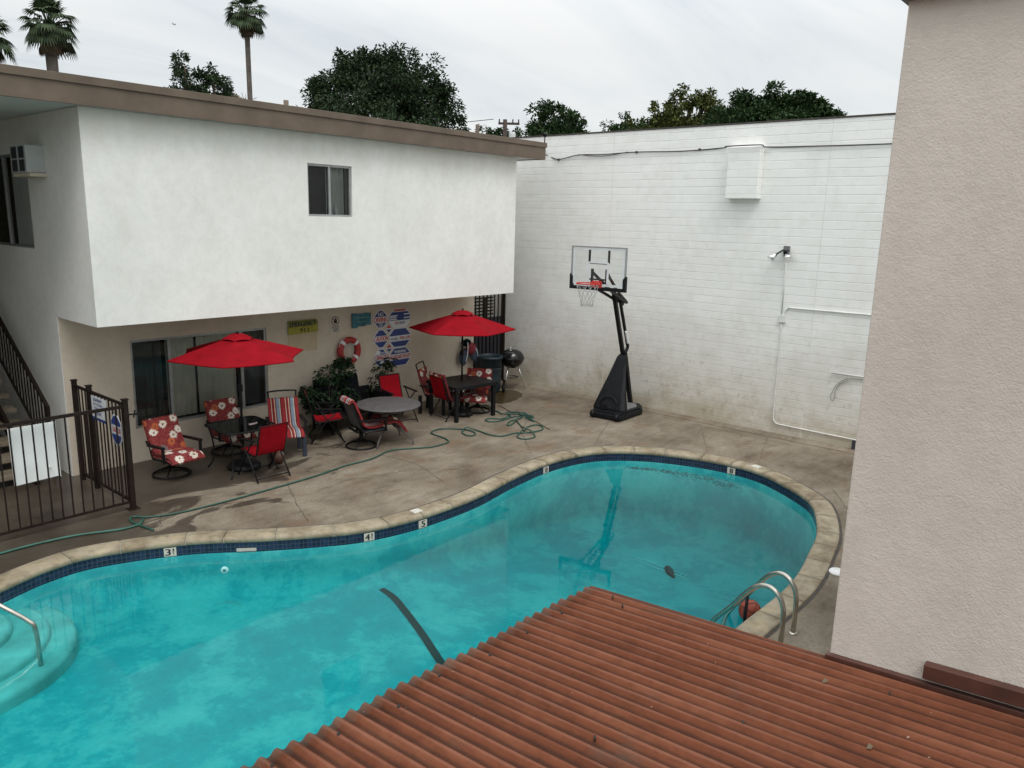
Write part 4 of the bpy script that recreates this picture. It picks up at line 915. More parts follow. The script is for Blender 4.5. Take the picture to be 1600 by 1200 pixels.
def potted(name,label,loc,blobs,nleaf,L,W,pot,stems,h0):
    t=thing(name,label,'plant',loc); m_=MB(); m_.lathe([(.001,0),(pot*.75,0),(pot,pot*1.6),(pot*1.08,pot*1.6),(pot*1.08,pot*1.75),(pot*.95,pot*1.75),(pot*.93,pot*1.6),(.001,pot*1.55)],24); obj('pot',m_,M['darktable'],t)
    s_=MB(); f=MB(); rn=random.Random(len(label))
    for cx,cy,cz,rx,ry,rz_ in blobs:
        s_.tube(catmull([(rn.uniform(-.03,.03),rn.uniform(-.03,.03),pot*1.5),(cx*.4,cy*.4,cz*.55),(cx,cy,cz)],4),.010,6)
        for k in range(nleaf):
            v=Vector((rn.gauss(0,1),rn.gauss(0,1),rn.gauss(0,1))).normalized()*rn.uniform(.45,1)**.5; p=Vector((cx+v.x*rx,cy+v.y*ry,cz+v.z*rz_))
            if p.y+loc[1]>12.30: continue
            d=(Vector((v.x,v.y,v.z*.4-.35))+Vector((rn.uniform(-.5,.5),rn.uniform(-.5,.5),rn.uniform(-.4,.3)))); leaf(f,p,d,Vector((rn.uniform(-.4,.4),rn.uniform(-.4,.4),1)),L*rn.uniform(.6,1.25),W*rn.uniform(.7,1.2))
    obj('stem',s_,M['bark'],t); obj('foliage',f,M['leaf_ficus'],t); return t
potted('ficus_plant','large dark leafy ficus below the life ring',(8.62,11.93,0),[(-.28,-.05,.55,.26,.22,.25),(.05,-.05,.78,.36,.26,.28),(-.05,-.1,1.06,.28,.22,.17),(.34,0,1.12,.22,.2,.15),(.40,.05,1.24,.14,.15,.10),(.3,-.1,.55,.28,.24,.25),(-.42,-.1,.66,.20,.2,.18),(-.5,-.05,.78,.12,.12,.12)],170,.095,.05,.17,None,0)
potted('potted_plant','tall thin dark leaved plant behind the red chair below the signs',(10.02,12.02,0),[(-.12,0,.80,.17,.15,.24),(.0,0,.98,.15,.13,.16),(.18,0,1.08,.09,.09,.10),(-.22,0,.55,.15,.13,.14),(.05,.02,.6,.16,.15,.2)],45,.12,.05,.14,None,0)
v=thing('float_vests','blue and maroon float vests hanging in a bunch on the wall corner','float vest',(12.72,12.25,.0))
for (x,z,w_,h_,mm,rr) in ((-.14,.88,.26,.40,'vestblue',.25),(.20,.92,.26,.40,'vestblue',-.30),(.04,1.06,.30,.28,'vestred',.1),(-.06,1.20,.28,.18,'loveseat',0)):
    m_=MB(); m_.ball((0,0,0),1,8); m_.v=[(a*w_/2*(1+.12*sin(5*c)),b*.085,c*h_/2*(1+.1*sin(4*a))) for a,b,c in m_.v]; o=obj('panel',m_,M[mm],v); o.location=(x,-.03-(.06 if mm=='vestred' else 0),z); o.rotation_euler=(0,rr,0)
m_=MB(); m_.tube(catmull([(-.10,-.12,1.22),(-.12,-.14,1.0),(-.16,-.12,.78)],4),.012,6); m_.tube(catmull([(.10,-.14,1.1),(.17,-.16,1.0),(.24,-.12,.86)],4),.012,6); obj('strap',m_,M['signwhite'],v)
t=thing('trash_barrel','dark blue green plastic barrel in the gap beside the gate','barrel',(13.26,12.02,0))
m_=MB(); m_.lathe([(.001,.02),(.23,0),(.25,.02),(.27,.35),(.285,.80),(.305,.80),(.31,.83),(.30,.86),(.28,.86),(.27,.80),(.24,.1),(.001,.1)],32); obj('body',m_,M['barrel'],t)
m_=MB(); m_.lathe([(.279,.28),(.287,.30),(.283,.33)],32); m_.lathe([(.287,.55),(.295,.57),(.29,.60)],32); obj('rib',m_,M['barrel'],t)
t=thing('kettle_grill','round black kettle barbecue grill on thin metal legs by the block wall','grill',(13.78,11.78,0))
m_=MB(); m_.lathe([(.03,.53),(.12,.55),(.21,.61),(.27,.70),(.285,.76),(.29,.775),(.001,.775)],36); obj('bowl',m_,M['enamel'],t)
m_=MB(); m_.lathe([(.295,.77),(.295,.785),(.27,.86),(.21,.93),(.12,.975),(.001,.985)],36); lid=obj('lid',m_,M['enamel'],t)
m_=MB(); m_.tube(catmull([(-.06,0,.97),(-.06,0,1.03),(.06,0,1.03),(.06,0,.97)],4),.012,8); m_.lathe([(.001,.0),(.035,0),(.035,.012),(.001,.014)],12,(-.12,-.05,.975)); obj('handle',m_,M['chrome'],lid)
for a in (-.8,1.2,3.3):
    m_=MB(); m_.tube([(.15*cos(a),.15*sin(a),.60),(.33*cos(a),.33*sin(a),.02 if a<0 else .07)],.012,8); obj('leg',m_,M['chrome'],t)
for a in (1.2,3.3):
    m_=MB(); m_.lathe([(.001,-.025),(.07,-.025),(.085,-.01),(.085,.01),(.07,.025),(.001,.025)],20); m_.v=[(z,y,x) for x,y,z in m_.v]; o=obj('wheel',m_,M['black'],t); o.location=(.36*cos(a),.36*sin(a),.085); o.rotation_euler=(0,0,pi/2+.9)
m_=MB(); m_.lathe([(.001,.30),(.16,.30),(.17,.32)],20); obj('ash_pan',m_,M['steel'],t)
t=thing('security_gate','dark iron security gate with horizontal and vertical bars in the side passage','gate',(13.05,12.62,0))
m_=MB()
for k in range(10): m_.box((.06+k*.135,0,.05),(.085+k*.135,.025,2.75))
obj('bar',m_,M['iron'],t)
m_=MB()
for z in (.05,1.72,1.80,1.88,1.96,2.04,2.12,2.5): m_.box((.03,-.012,z),(.95 if z>1.6 else 1.36,.0,z+.035))
m_.box((.0,-.02,0),(.05,.04,2.8)); m_.box((1.34,-.02,0),(1.39,.04,2.8)); m_.box((.60,-.03,1.3),(.68,.0,2.14)); obj('frame',m_,M['iron'],t)
m_=MB(); m_.box((.06,.04,.05),(1.33,.05,1.65)); obj('mesh_panel',m_,M['darkgrille'],t)
# ------------------------------------------------------------------ hoses and puddle
def hose(pts,mat,label,r=.013):
    P=[]
    seen=[]
    for x,y in pts:
        P.append(Vector((x,y,r)))
    Q=resample(catmull(P,8),.05,False)
    for i,p in enumerate(Q):
        c=0
        for j in range(0,i-12):
            if (Q[j].xy-p.xy).length<.055: c+=1
        p.z=r+.004+.02*min(2,c)
    for _ in range(3):
        for i in range(1,len(Q)-1): Q[i].z=max(Q[i].z,(Q[i-1].z+Q[i+1].z)/2*.9+Q[i].z*.1)
    m_=MB(); m_.tube(Q,r,8); tag(obj('garden_hose',m_,mat),label,'hose')
hose([(4.08, 9.43), (4.05, 9.58), (4.03, 9.74), (4.01, 9.88), (4.03, 9.99), (4.09, 10.06), (4.15, 10.01), (4.19, 9.93), (4.43, 9.81), (4.75, 9.74), (5.3, 9.71), (5.7, 9.71), (6.24, 9.72), (6.84, 9.75), (7.4, 9.83), (7.92, 9.82), (8.42, 9.96), (8.7, 9.86), (9.11, 9.62), (9.45, 9.61), (9.57, 9.65), (9.67, 9.87), (9.7, 10.18), (9.76, 10.31), (9.92, 10.38), (10.11, 10.35), (10.35, 10.06), (10.37, 9.84), (10.3, 9.67), (10.16, 9.62), (10.1, 9.73), (10.19, 9.92), (10.38, 10.0), (10.46, 9.91), (10.48, 9.74), (10.44, 9.4), (10.55, 9.2), (10.87, 9.17), (11.07, 9.03), (11.28, 8.96), (11.48, 8.98), (11.64, 9.14), (11.63, 9.28), (11.41, 9.29), (11.16, 9.17), (10.9, 9.07), (10.73, 9.0), (10.65, 8.86), (10.73, 8.75), (10.93, 8.74), (11.06, 8.86), (11.13, 9.05), (11.2, 9.23), (11.6, 9.76), (11.58, 9.84), (11.34, 9.76), (11.19, 9.64), (11.28, 9.62), (11.6, 9.76), (11.9, 9.86), (11.85, 9.99), (11.64, 9.99), (11.3, 9.98), (11.14, 10.09), (11.18, 10.23), (11.34, 10.25), (11.48, 10.07), (11.77, 10.06), (11.88, 10.25), (12.05, 10.02), (12.13, 9.79), (12.02, 9.67), (12.1, 9.96), (11.95, 9.96), (11.8, 9.45), (11.96, 9.73), (12.13, 10.24), (11.79, 10.26), (11.87, 10.49), (11.93, 10.69), (12.1, 10.97), (12.11, 11.13)],M["rubber"],"green garden hose with loose loops piled near the slatted table")
hose([(4.15, 9.87), (4.08, 9.78), (4.01, 9.73), (3.79, 9.74), (3.36, 9.93), (2.94, 10.0), (2.54, 10.0), (2.14, 9.94)],M["hose2"],"green hose lying along the coping to the left edge of the photo",.015)
hose([(12.35, 10.9), (12.08, 10.29), (11.92, 9.63), (11.56, 8.88)],M["ink"],"thin dark cord lying beside the tangled hose",.006)
m_=MB(); P=catmull([(12.45,11.15,0),(12.55,11.45,0),(13.0,11.75,0),(13.6,11.85,0),(13.75,11.55,0),(13.5,11.2,0),(13.0,10.98,0),(12.6,10.95,0)],8,True)
m_.add([(p.x+random.uniform(-.02,.02),p.y+random.uniform(-.02,.02),.004) for p in P],[tuple(range(len(P)))[::-1]])
pm,nt,b=new_mat('wet brown puddle'); b.inputs['Base Color'].default_value=(.05,.034,.015,1); b.inputs['Roughness'].default_value=.18
structure('puddle',m_,pm)
# ------------------------------------------------------------------ basketball hoop
t=thing('basketball_hoop','portable basketball hoop with clear backboard standing in front of the block wall','basketball hoop',(13.62,8.62,0),.07)
m_=MB()
bp=[(-.60,-.36),(.30,-.40),(.62,-.22),(.62,.22),(.30,.40),(-.60,.36)]
m_.prism(bp,.02,.13); m_.prism([(x*.93,y*.9) for x,y in bp],.13,.17); obj('base',m_,M['blackplastic'],t,.03)
m_=MB(); m_.prism([(-.30,-.26),(.22,-.30),(.44,-.16),(.44,.16),(.22,.30),(-.30,.26)],.17,.185); obj('base_lid',m_,M['greybase'],t)
for y in (-.28,.28): m_=MB(); m_.lathe([(.001,-.04),(.07,-.04),(.07,.04),(.001,.04)],18); m_.v=[(x,z,y2) for x,y2,z in m_.v]; o=obj('wheel',m_,M['black'],t); o.location=(-.60,y,.09)
sh=MB()   # moulded shield in front of the post
pr=[(-.50,.36,.10),(-.49,.37,.22),(-.36,.28,.55),(-.18,.17,.95),(-.04,.10,1.22),(.02,.06,1.28)]
ro=[]
for x,hw,z in pr: ro.append([(x+.16*(1-z/1.5),-hw-.01,z),(x+.05,-hw,z),(x,-hw+.06*hw/.3,z),(x,hw-.06*hw/.3,z),(x+.05,hw,z),(x+.16*(1-z/1.5),hw+.01,z)])
sh.grid(ro[::-1],smooth=False); s_=obj('shield',sh,M['blackplastic'],t); k_=s_.modifiers.new('solid','SOLIDIFY'); k_.thickness=.02
m_=MB()
arcp=[(.20*cos(a),.30+.16*sin(a)) for a in [pi*k/14 for k in range(15)]]
m_.tube([(-.49+.55*max(0,z-.24)*.55-.012,y,z) for y,z in arcp],.014,6); m_.box((-.52,.03,.19),(-.46,.17,.29)); m_.box((-.52,-.17,.17),(-.47,-.05,.24)); obj('shield_arch',m_,M['black'],t)
m_=MB(); m_.bar((.50,0,.16),(.12,0,1.30),.08,.08); obj('post',m_,M['black'],t)
m_=MB(); m_.bar((.12,.045,1.28),(-.50,0,2.66),.075,.075); obj('pole',m_,M['black'],t,.004)
m_=MB(); m_.bar((.14,-.055,1.52),(.02,-.05,1.78),.03,.05); obj('height_scale',m_,M['signwhite'],t)
m_=MB(); m_.bar((.24,0,1.42),(-.22,0,2.46),.05,.05); m_.bar((.24,0,1.42),(.12,0,1.30),.05,.05); m_.bar((-.22,0,2.46),(-.40,0,2.58),.05,.05); m_.bar((-.08,0,2.34),(-.30,0,2.52),.045,.05); obj('lift_arm',m_,M['black'],t)
XB=-1.14
m_=MB()
for y in (-.16,.16):
    m_.bar((-.14,y*.5,2.40),(XB+.08,y,2.76),.035,.05); m_.bar((-.50,y*.5,2.66),(XB+.08,y,3.02),.035,.05); m_.bar((-.42,y*.4,2.62),(-.02,y*.4,2.38),.03,.05)
    m_.bar((XB+.05,y,2.70),(XB+.05,y,3.10),.04,.04)
obj('extension_arm',m_,M['black'],t)
bd=MB(); W2,Z0,Z1=.61,2.715,3.53; bd.box((XB-.006,-W2+.02,Z0+.02),(XB+.006,W2-.02,Z1-.02)); board=obj('backboard',bd,M['acrylic'],t)
m_=MB(); m_.box((XB-.018,-W2,Z1-.03),(XB+.02,W2,Z1)); m_.box((XB-.018,-W2,Z0+.2),(XB+.02,-W2+.028,Z1-.03)); m_.box((XB-.018,W2-.028,Z0+.2),(XB+.02,W2,Z1-.03)); obj('board_frame',m_,M['bbframe'],board)
m_=MB(); m_.box((XB-.03,-W2-.015,Z0-.02),(XB+.03,W2+.015,Z0+.045))
for s in (-1,1): m_.prism([(s*(W2+.015),Z0+.045),(s*(W2-.05),Z0+.045),(s*(W2-.05),Z0+.22),(s*(W2+.0),Z0+.28),(s*(W2+.015),Z0+.26)][::s],XB-.03,XB+.03,0,Matrix(((0,0,1,0),(1,0,0,0),(0,1,0,0),(0,0,0,1))))
obj('corner_pad',m_,M['blackplastic'],board)
m_=MB(); xx=XB-.009; e=.045
for a,b,c,d in ((-W2+.035,-W2+.035+e,Z0+.08,Z1-.04),(W2-.035-e,W2-.035,Z0+.08,Z1-.04),(-W2+.035+e,W2-.035-e,Z1-.04-e*.6,Z1-.04),(-W2+.035+e,W2-.035-e,Z0+.06,Z0+.06+e)): m_.box((xx,a,c),(xx+.002,b,d))
for y in (-.215,.215): m_.box((xx,y-.022,Z0+.08),(xx+.002,y+.022,Z0+.52))
m_.box((xx,-.193,Z0+.50),(xx+.002,.193,Z0+.53)); obj('white_marking',m_,M['signwhite'],board)
m_=MB()
for y in (-.215,.215): m_.box((XB+.008,y-.02,Z1-.32),(XB+.03,y+.02,Z1-.065))
m_.box((XB+.008,-.215,Z1-.335),(XB+.02,.215,Z1-.322)); m_.box((XB+.01,-.20,Z0+.17),(XB+.05,.20,Z0+.20)); obj('brace',m_,M['black'],board)
m_=MB(); zr=2.845; xr=XB-.15-.215; m_.tube([(xr+.222*cos(2*pi*k/40),.222*sin(2*pi*k/40),zr) for k in range(40)],.011,8,True); m_.box((XB-.05,-.10,zr-.10),(XB-.012,.10,zr+.03)); m_.box((XB-.16,-.075,zr-.05),(XB-.05,.075,zr+.012)); rim=obj('rim',m_,M['rimred'],t)
m_=MB(); nn=12; 
lv=[(0,.215),(.09,.195),(.18,.165),(.27,.135),(.36,.118),(.43,.115)]
for k in range(nn):
    for sgn in (1,-1):
        m_.tube([(xr+r*cos(2*pi*(k+sgn*.5*j)/nn),r*sin(2*pi*(k+sgn*.5*j)/nn),zr-.012-d) for j,(d,r) in enumerate(lv)],.0032,4)
obj('net',m_,M['net'],rim)
# ------------------------------------------------------------------ fence and gate, panel
fn=thing('pool_fence','dark brown iron pool fence running left from its corner post','fence',(0,0,0))
ZF=1.44; m_=MB(); m_.box((.6,10.37,ZF-.02),(4.22,10.405,ZF+.02)); m_.box((.6,10.375,.09),(4.22,10.40,.12)); obj('rail',m_,M['iron'],fn)
for k in range(29):
    x=4.12-k*.1235; m_=MB(); m_.box((x-.008,10.380,.12),(x+.008,10.396,ZF-.02)); obj('picket',m_,M['iron'],fn)
m_=MB(); m_.box((4.215,10.35,0),(4.275,10.41,1.53)); m_.box((4.205,10.34,1.53),(4.285,10.42,1.545)); m_.box((4.17,10.31,0),(4.32,10.45,.008)); obj('post',m_,M['iron'],fn)
gt=thing('pool_gate','dark brown iron pool gate carrying two warning signs','gate',(4.245,11.52,0),0)
m_=MB(); m_.box((-.015,-1.07,1.44),(.015,-.03,1.475)); m_.box((-.015,-1.07,.09),(.015,-.03,.12)); m_.box((-.018,-1.075,.09),(.018,-1.045,1.475)); m_.box((-.018,-.05,.09),(.018,-.02,1.475)); obj('frame',m_,M['iron'],gt)
for k in range(8): m_=MB(); y=-.15-k*.115; m_.box((-.008,y-.008,.12),(.008,y+.008,1.44)); obj('picket',m_,M['iron'],gt)
m_=MB(); m_.box((-.012,-1.13,1.28),(.05,-1.08,1.34)); m_.tube([(.02,-1.12,1.32),(.20,-1.15,1.31)],.012,6); m_.tube([(.10,-1.14,1.27),(.12,-1.14,1.37)],.01,6); obj('latch',m_,M['black'],gt)
fp=thing('fence_panel','short dark iron fence section between the pool gate and the wall','fence',(4.245,11.95,0))
m_=MB(); m_.box((-.03,-.43,0),(.03,-.37,1.53)); m_.box((-.04,-.44,1.53),(.04,-.36,1.545)); m_.box((-.03,.10,0),(.03,.16,1.53)); m_.box((-.04,.09,1.53),(.04,.17,1.545)); obj('post',m_,M['iron'],fp)
m_=MB(); m_.box((-.015,-.37,1.44),(.015,.10,1.475)); m_.box((-.015,-.37,.09),(.015,.10,.12)); obj('rail',m_,M['iron'],fp)
for k in range(3): m_=MB(); y=-.25+k*.115; m_.box((-.008,y-.008,.12),(.008,y+.008,1.44)); obj('picket',m_,M['iron'],fp)
def gateM(y,z): return frameM((4.218,y,z),(0,-1,0),(0,0,1))
s_=thing('swim_sign','white swim at your own risk sign hung on the pool gate','sign',(0,0,0)); mm=gateM(11.17,1.28)
m_=MB(); m_.prism([(-.24,-.15),(.24,-.15),(.24,.15),(-.24,.15)],0,.006,0,mm); obj('board',m_,M['signwhite'],s_)
m_=MB(); 
for k,(tx,wd) in enumerate((('SWIM',.26),('AT YOUR',.30),('OWN',.24),('RISK',.24))): put_text(m_,tx,-.03,.105-k*.063,wd,.045 if k!=1 else .03,mm,0,.0085,.006)
obj('lettering',m_,M['signblue'],s_)
m_=MB(); m_.prism([(-.24,-.19),(.24,-.19),(.24,-.152),(-.24,-.152)],0,.007,0,mm); obj('lower_strip',m_,M['signblue'],s_)
s_=thing('caution_sign','blue and white octagonal caution sign with red lettering on the pool gate','sign',(0,0,0)); mm=gateM(10.64,1.07)
m_=MB(); m_.prism(octo(.31,.42,.09),0,.006,0,mm); obj('board',m_,M['signwhite'],s_)
m_=MB(); o_=octo(.28,.39,.085)
m_.prism([(-.055-.0,.195),(-.14,.11),(-.14,.065),(.14,.065),(.14,.11),(.055,.195)][::-1],.006,.009,0,mm); m_.prism([(-.055,-.195),(-.14,-.11),(-.14,-.065),(.14,-.065),(.14,-.11),(.055,-.195)],.006,.009,0,mm); obj('band',m_,M['signblue'],s_)
m_=MB(); put_text(m_,'CAUTION',0,0,.26,.075,mm,0,.0085,.006); obj('lettering',m_,M['signred'],s_)
pl=thing('white_panel','ribbed white panel leaning behind the pool fence at the foot of the stairs','panel',(0,0,0))
m_=MB(); m_.add([(2.90,10.47,.64),(3.42,10.47,.66),(3.43,10.50,1.36),(2.90,10.50,1.36),(2.90,10.49,.64),(3.42,10.49,.66),(3.43,10.52,1.36),(2.90,10.52,1.36)],[(0,1,2,3),(7,6,5,4),(0,4,5,1),(1,5,6,2),(2,6,7,3),(3,7,4,0)]); obj('sheet',m_,M['whiteplastic'],pl)
m_=MB()
for x in (2.915,3.415): m_.bar((x,10.463,.65),(x,10.493,1.36),.02,.012)
obj('edge',m_,M['white'],pl)
m_=MB(); m_.lathe([(.001,-.012),(.014,-.012),(.014,.012),(.001,.012)],10); m_.v=[(3.30+x,10.455+z,.80+y) for x,y,z in m_.v]; obj('knob',m_,M['white'],pl)
# ------------------------------------------------------------------ wall signs and life ring
YS=YW-.004
s_=thing('emergency_sign','hand painted yellow EMERGENCY 911 board on the cream wall','sign',(0,0,0)); mm=wallM(8.36,YS-.02,1.94)
m_=MB(); m_.prism([(-.31,-.13),(.33,-.115),(.335,.06),(.30,.125),(-.31,.125)],0,.018,0,mm); obj('board',m_,M['ytx'],s_)
m_=MB(); m_.prism([(-.31,.0),(.333,.03),(.335,.06),(.30,.125),(-.31,.125)],.018,.0195,0,mm); obj('upper_paint',m_,M['grn'],s_)
m_=MB(); put_text(m_,'EMERGENCY',0,.055,.57,.095,mm,0,.021,.008); put_text(m_,'911',.02,-.065,.19,.085,mm,0,.021,.008); obj('lettering',m_,M['ink'],s_)
s_=thing('tan_patch','faded tan rectangular patch on the wall under the yellow sign','panel',(0,0,0)); m_=MB(); m_.prism([(-.31,-.16),(.32,-.18),(.32,.17),(-.31,.165)],0,.004,0,wallM(8.37,YS,1.64)); obj('sheet',m_,simple('faded tan panel',(.50,.40,.27),.8,0,.1,3),s_)
s_=thing('prohibition_notice','small pale notice with a red crossed circle and black text','sign',(0,0,0)); mm=wallM(9.12,YS-.004,1.92)
m_=MB(); m_.prism([(-.13,-.16),(.13,-.16),(.13,.16),(-.13,.16)],0,.003,0,mm); obj('board',m_,M['signpale'],s_)
m_=MB(); m_.tube([mm@Vector((.085*cos(2*pi*k/24),.06+.085*sin(2*pi*k/24),.005)) for k in range(24)],.007,5,True); m_.tube([mm@Vector((-.06,.12,.006)),mm@Vector((.06,.0,.006))],.007,5); obj('prohibition_ring',m_,simple('maroon ink',(.12,.015,.02),.6),s_)
m_=MB(); m_.prism([(-.02,.02),(.01,.01),(.045,.03),(.03,.10),(.0,.125),(-.015,.09),(-.05,.05)],.003,.0045,0,mm)
for k,(tx,wd) in enumerate((('NO GLASS',.17),('IN POOL',.15),('AREA',.12))): put_text(m_,tx,0,-.055-k*.04,wd,.026,mm,0,.005,.004)
obj('lettering',m_,M['ink'],s_)
s_=thing('teal_board','small faded teal wooden board with a ragged edge','sign',(0,0,0)); m_=MB(); m_.prism([(-.24,-.145),(-.12,-.15),(-.10,-.12),(.10,-.125),(.12,-.10),(.225,-.11),(.235,.13),(.10,.14),(.0,.13),(-.24,.15)],0,.018,0,wallM(9.745,YS-.02,1.95)); obj('board',m_,M['tealwood'],s_)
for z,d in ((.05,1),(-.03,.8)): m_=MB(); m_.box((9.745-.16*d,YS-.0415,1.95+z-.008),(9.745+.17*d,YS-.0385,1.95+z+.008)); obj('worn_line',m_,simple('worn teal paint',(.10,.27,.31),.7,0,.4,20),s_)
rl=thing('rule_signs','block of blue, white and red octagonal pool rule signs','sign',(0,0,0))
def oct_sign(x0,x1,z0,z1,kind):
    cx,cz=(x0+x1)/2,(z0+z1)/2; W,Hh=x1-x0,z1-z0; c=.13 if W<.5 else .12; mm=wallM(cx,YS-.006,cz)
    m_=MB(); m_.prism(octo(W,Hh,c),0,.004,0,mm); p=obj('octagon',m_,M['signwhite'],rl)
    w_,h_=W-.03,Hh-.03; b=MB()
    def cap(zt,zb):   # blue area between two heights clipped by the octagon corners
        def half(z): return w_/2-max(0,abs(z)-(h_/2-c))
        pts=[zb]+[v for v in (-(h_/2-c),h_/2-c) if zb<v<zt]+[zt]
        b.prism([(half(z),z) for z in pts]+[(-half(z),z) for z in pts[::-1]],.004,.006,0,mm)
    tx=MB(); tw=MB(); r=MB()
    if kind=='dive':
        cap(h_/2,.055); cap(-.075,-h_/2); put_text(tw,'NO',0,.105,.13,.075,mm,0,.0075,.005); put_text(tx,'DIVING',0,-.01,W*.93,.105,mm,0,.0065,.009)
        tw.tube([mm@Vector((.052*cos(2*pi*k/20),-.12+.045*sin(2*pi*k/20),.0075)) for k in range(20)],.006,4,True); tw.tube([mm@Vector((-.036,-.09,.0075)),mm@Vector((.036,-.15,.0075))],.006,4); tw.tube([mm@Vector((.036,-.09,.0075)),mm@Vector((-.036,-.15,.0075))],.006,4)
    elif kind=='caution': cap(h_/2,.06); cap(-.06,-h_/2); put_text(tx,'CAUTION',0,0,W*.93,.095,mm,0,.0065,.009)
    elif kind=='capacity':
        cap(h_/2,.065); cap(-.055,-h_/2); put_text(tw,'POOL',.07,.10,.14,.045,mm,0,.0075,.004); put_text(tx,'CAPACITY',0,.005,W*.93,.095,mm,0,.0065,.009)
        tw.prism([(-.15,.075),(-.02,.075),(-.02,.15),(-.08,.15),(-.15,.09)],.006,.0075,0,mm); tw.prism([(-.04,-.12),(.07,-.12),(.07,-.065),(-.04,-.065)],.006,.0075,0,mm)
    elif kind=='rules':
        cap(h_/2-.055,-.045)
        r.prism([(-w_/2+.10,h_/2-.04),(w_/2-.10,h_/2-.04),(w_/2-c,h_/2),(-w_/2+c,h_/2)],.004,.006,0,mm)
        for z,a,bb_ in ((.055,-.27,-.06),(.02,-.27,-.10),(.075,.11,.27),(.0,.11,.27),(-.02,-.27,-.08)): tw.prism([(a,z-.012),(bb_,z-.012),(bb_,z+.012),(a,z+.012)],.006,.0075,0,mm)
        put_text(tx,'POOL',-.09,-.10,.10,.05,mm,0,.0065,.005); put_text(b,'RULES',.06,-.10,.15,.05,mm,0,.0065,.005)
    elif kind=='hours': cap(h_/2,.045); cap(-.075,-h_/2); put_text(tx,'POOL  A PM',.13,-.012,.28,.065,mm,0,.0065,.006); put_text(b,'HOURS',-.16,-.02,.20,.05,mm,0,.0065,.003); 
    elif kind=='warn': cap(h_/2,.065); cap(-.06,-h_/2); put_text(tw,'WARNING',0,.115,.33,.06,mm,0,.0075,.005); put_text(tx,'NO LIFEGUARD ON DUTY',0,.003,W*.95,.085,mm,0,.0065,.006)
    if b.v: obj('blue_field',b,M['signblue'],p)
    if tx.v: obj('red_lettering',tx,M['signred'],p)
    if tw.v: obj('white_marking',tw,M['signwhite'],p)
    if r.v: obj('red_field',r,M['signred'],p)
LZ=((1.735,2.11),(1.325,1.71),(.93,1.305))
for kd,(a,b) in zip(('dive','caution','capacity'),LZ): oct_sign(10.055,10.445,a,b,kd)
for kd,(a,b) in zip(('rules','hours','warn'),((1.71,2.115),(1.295,1.70),(.89,1.285))): oct_sign(10.475,11.06,a,b,kd)
for z in (1.712,1.302):
    m_=MB(); mm=wallM(10.46,YS-.012,z); m_.prism([(0,-.10),(.10,0),(0,.10),(-.10,0)],0,.004,0,mm); p=obj('diamond',m_,M['signwhite'],rl)
    m_=MB(); m_.prism([(-.072,.01),(.072,.01),(.03,.055),(0,.085),(-.03,.055)],.004,.006,0,mm); obj('red_field',m_,M['signred'],p); m_=MB(); m_.prism([(0,-.082),(.066,-.015),(-.066,-.015)],.004,.006,0,mm); obj('blue_field',m_,M['signblue'],p)
lr=thing('life_ring','red life ring with four white bands hanging on the wall above the ficus','life ring',(9.39,YW-.07,1.375))
m_=MB(); m_.tube([(.215*cos(2*pi*k/48),0,.215*sin(2*pi*k/48)) for k in range(48)],.065,16,True); obj('ring',m_,M['ringred'],lr)
for k in range(4):
    a=pi/4+k*pi/2; m_=MB(); m_.tube([(.215*cos(a+d),0,.215*sin(a+d)) for d in (-.14,0,.14)],.0685,16); obj('band',m_,M['signwhite'],lr)
m_=MB(); rp=[]
for k in range(60): a=2*pi*k/60; rr=.295-.03*abs(sin(2*(a-pi/4)))*1; rp.append((rr*cos(a),-.02,rr*sin(a)))
m_.tube(rp,.006,6,True)
for x in (-.05,-.015,.03,.06): m_.tube(catmull([(x,-.03,.17),(x+.01,-.05,.0),(x-.01,-.04,-.16)],4),.006,5)
obj('rope',m_,M['rope'],lr)
# ------------------------------------------------------------------ trees
def tree(name,label,base,blobs,mat,leafs,Ls,seed,group=None,trunk=.28,flat=.0):
    rn=random.Random(seed); t=thing(name,label,'tree',base,0,group); tr=MB(); f=MB()
    cz=min(b[2]-b[5]*.4 for b in blobs); tr.tube([(0,0,-.2),(.05,0,cz*.5),(0,0,cz+.4)],[trunk,trunk*.75,trunk*.5],9)
    for cx,cy,c_z,rx,ry,rz_ in blobs:
        tr.tube(catmull([(0,0,cz),(cx*.5,cy*.5,(cz+c_z)*.5),(cx,cy,c_z)],3),[trunk*.38]*3+[trunk*.3]*3+[trunk*.12],6) if True else None
        n=int(leafs*2.7*(rx*ry*rz_)**(2/3)); L_=Ls*.70
        # sub clumps give the crown an uneven outline with gaps
        subs=[]
        for k in range(max(9,int(15*(rx*rz_)**.5))):
            v=Vector((rn.gauss(0,1),rn.gauss(0,1),rn.gauss(0,1))).normalized()*rn.uniform(.35,1.05); subs.append((v,rn.uniform(.26,.48)))
        for k in range(n):
            v,s=rn.choice(subs); q=Vector((rn.gauss(0,1),rn.gauss(0,1),rn.gauss(0,1))).normalized()*rn.uniform(.3,1)*s; p=v+q
            P=Vector((cx+p.x*rx,cy+p.y*ry,c_z+p.z*rz_)); d=q+v*.3+Vector((rn.uniform(-.4,.4),rn.uniform(-.4,.4),rn.uniform(-.5,.25)-flat)); leaf(f,P,d,Vector((rn.uniform(-.6,.6),rn.uniform(-.6,.6),1)),L_*rn.uniform(.6,1.5),L_*.55*rn.uniform(.7,1.3))
    obj('trunk',tr,M['bark'],t); obj('crown',f,mat,t); return t
def blobs_from(base,spec):
    """spec: lateral offset, height, depth offset, radii  -- lateral is along the tree's own left-right axis"""
    d=Vector((base[0],base[1],0)).normalized(); r=Vector((d.y,-d.x,0)); out=[]
    for lat,z,dep,rw,rh in spec: o=r*lat+d*dep; out.append((o.x,o.y,z,rw,rw,rh))
    return out
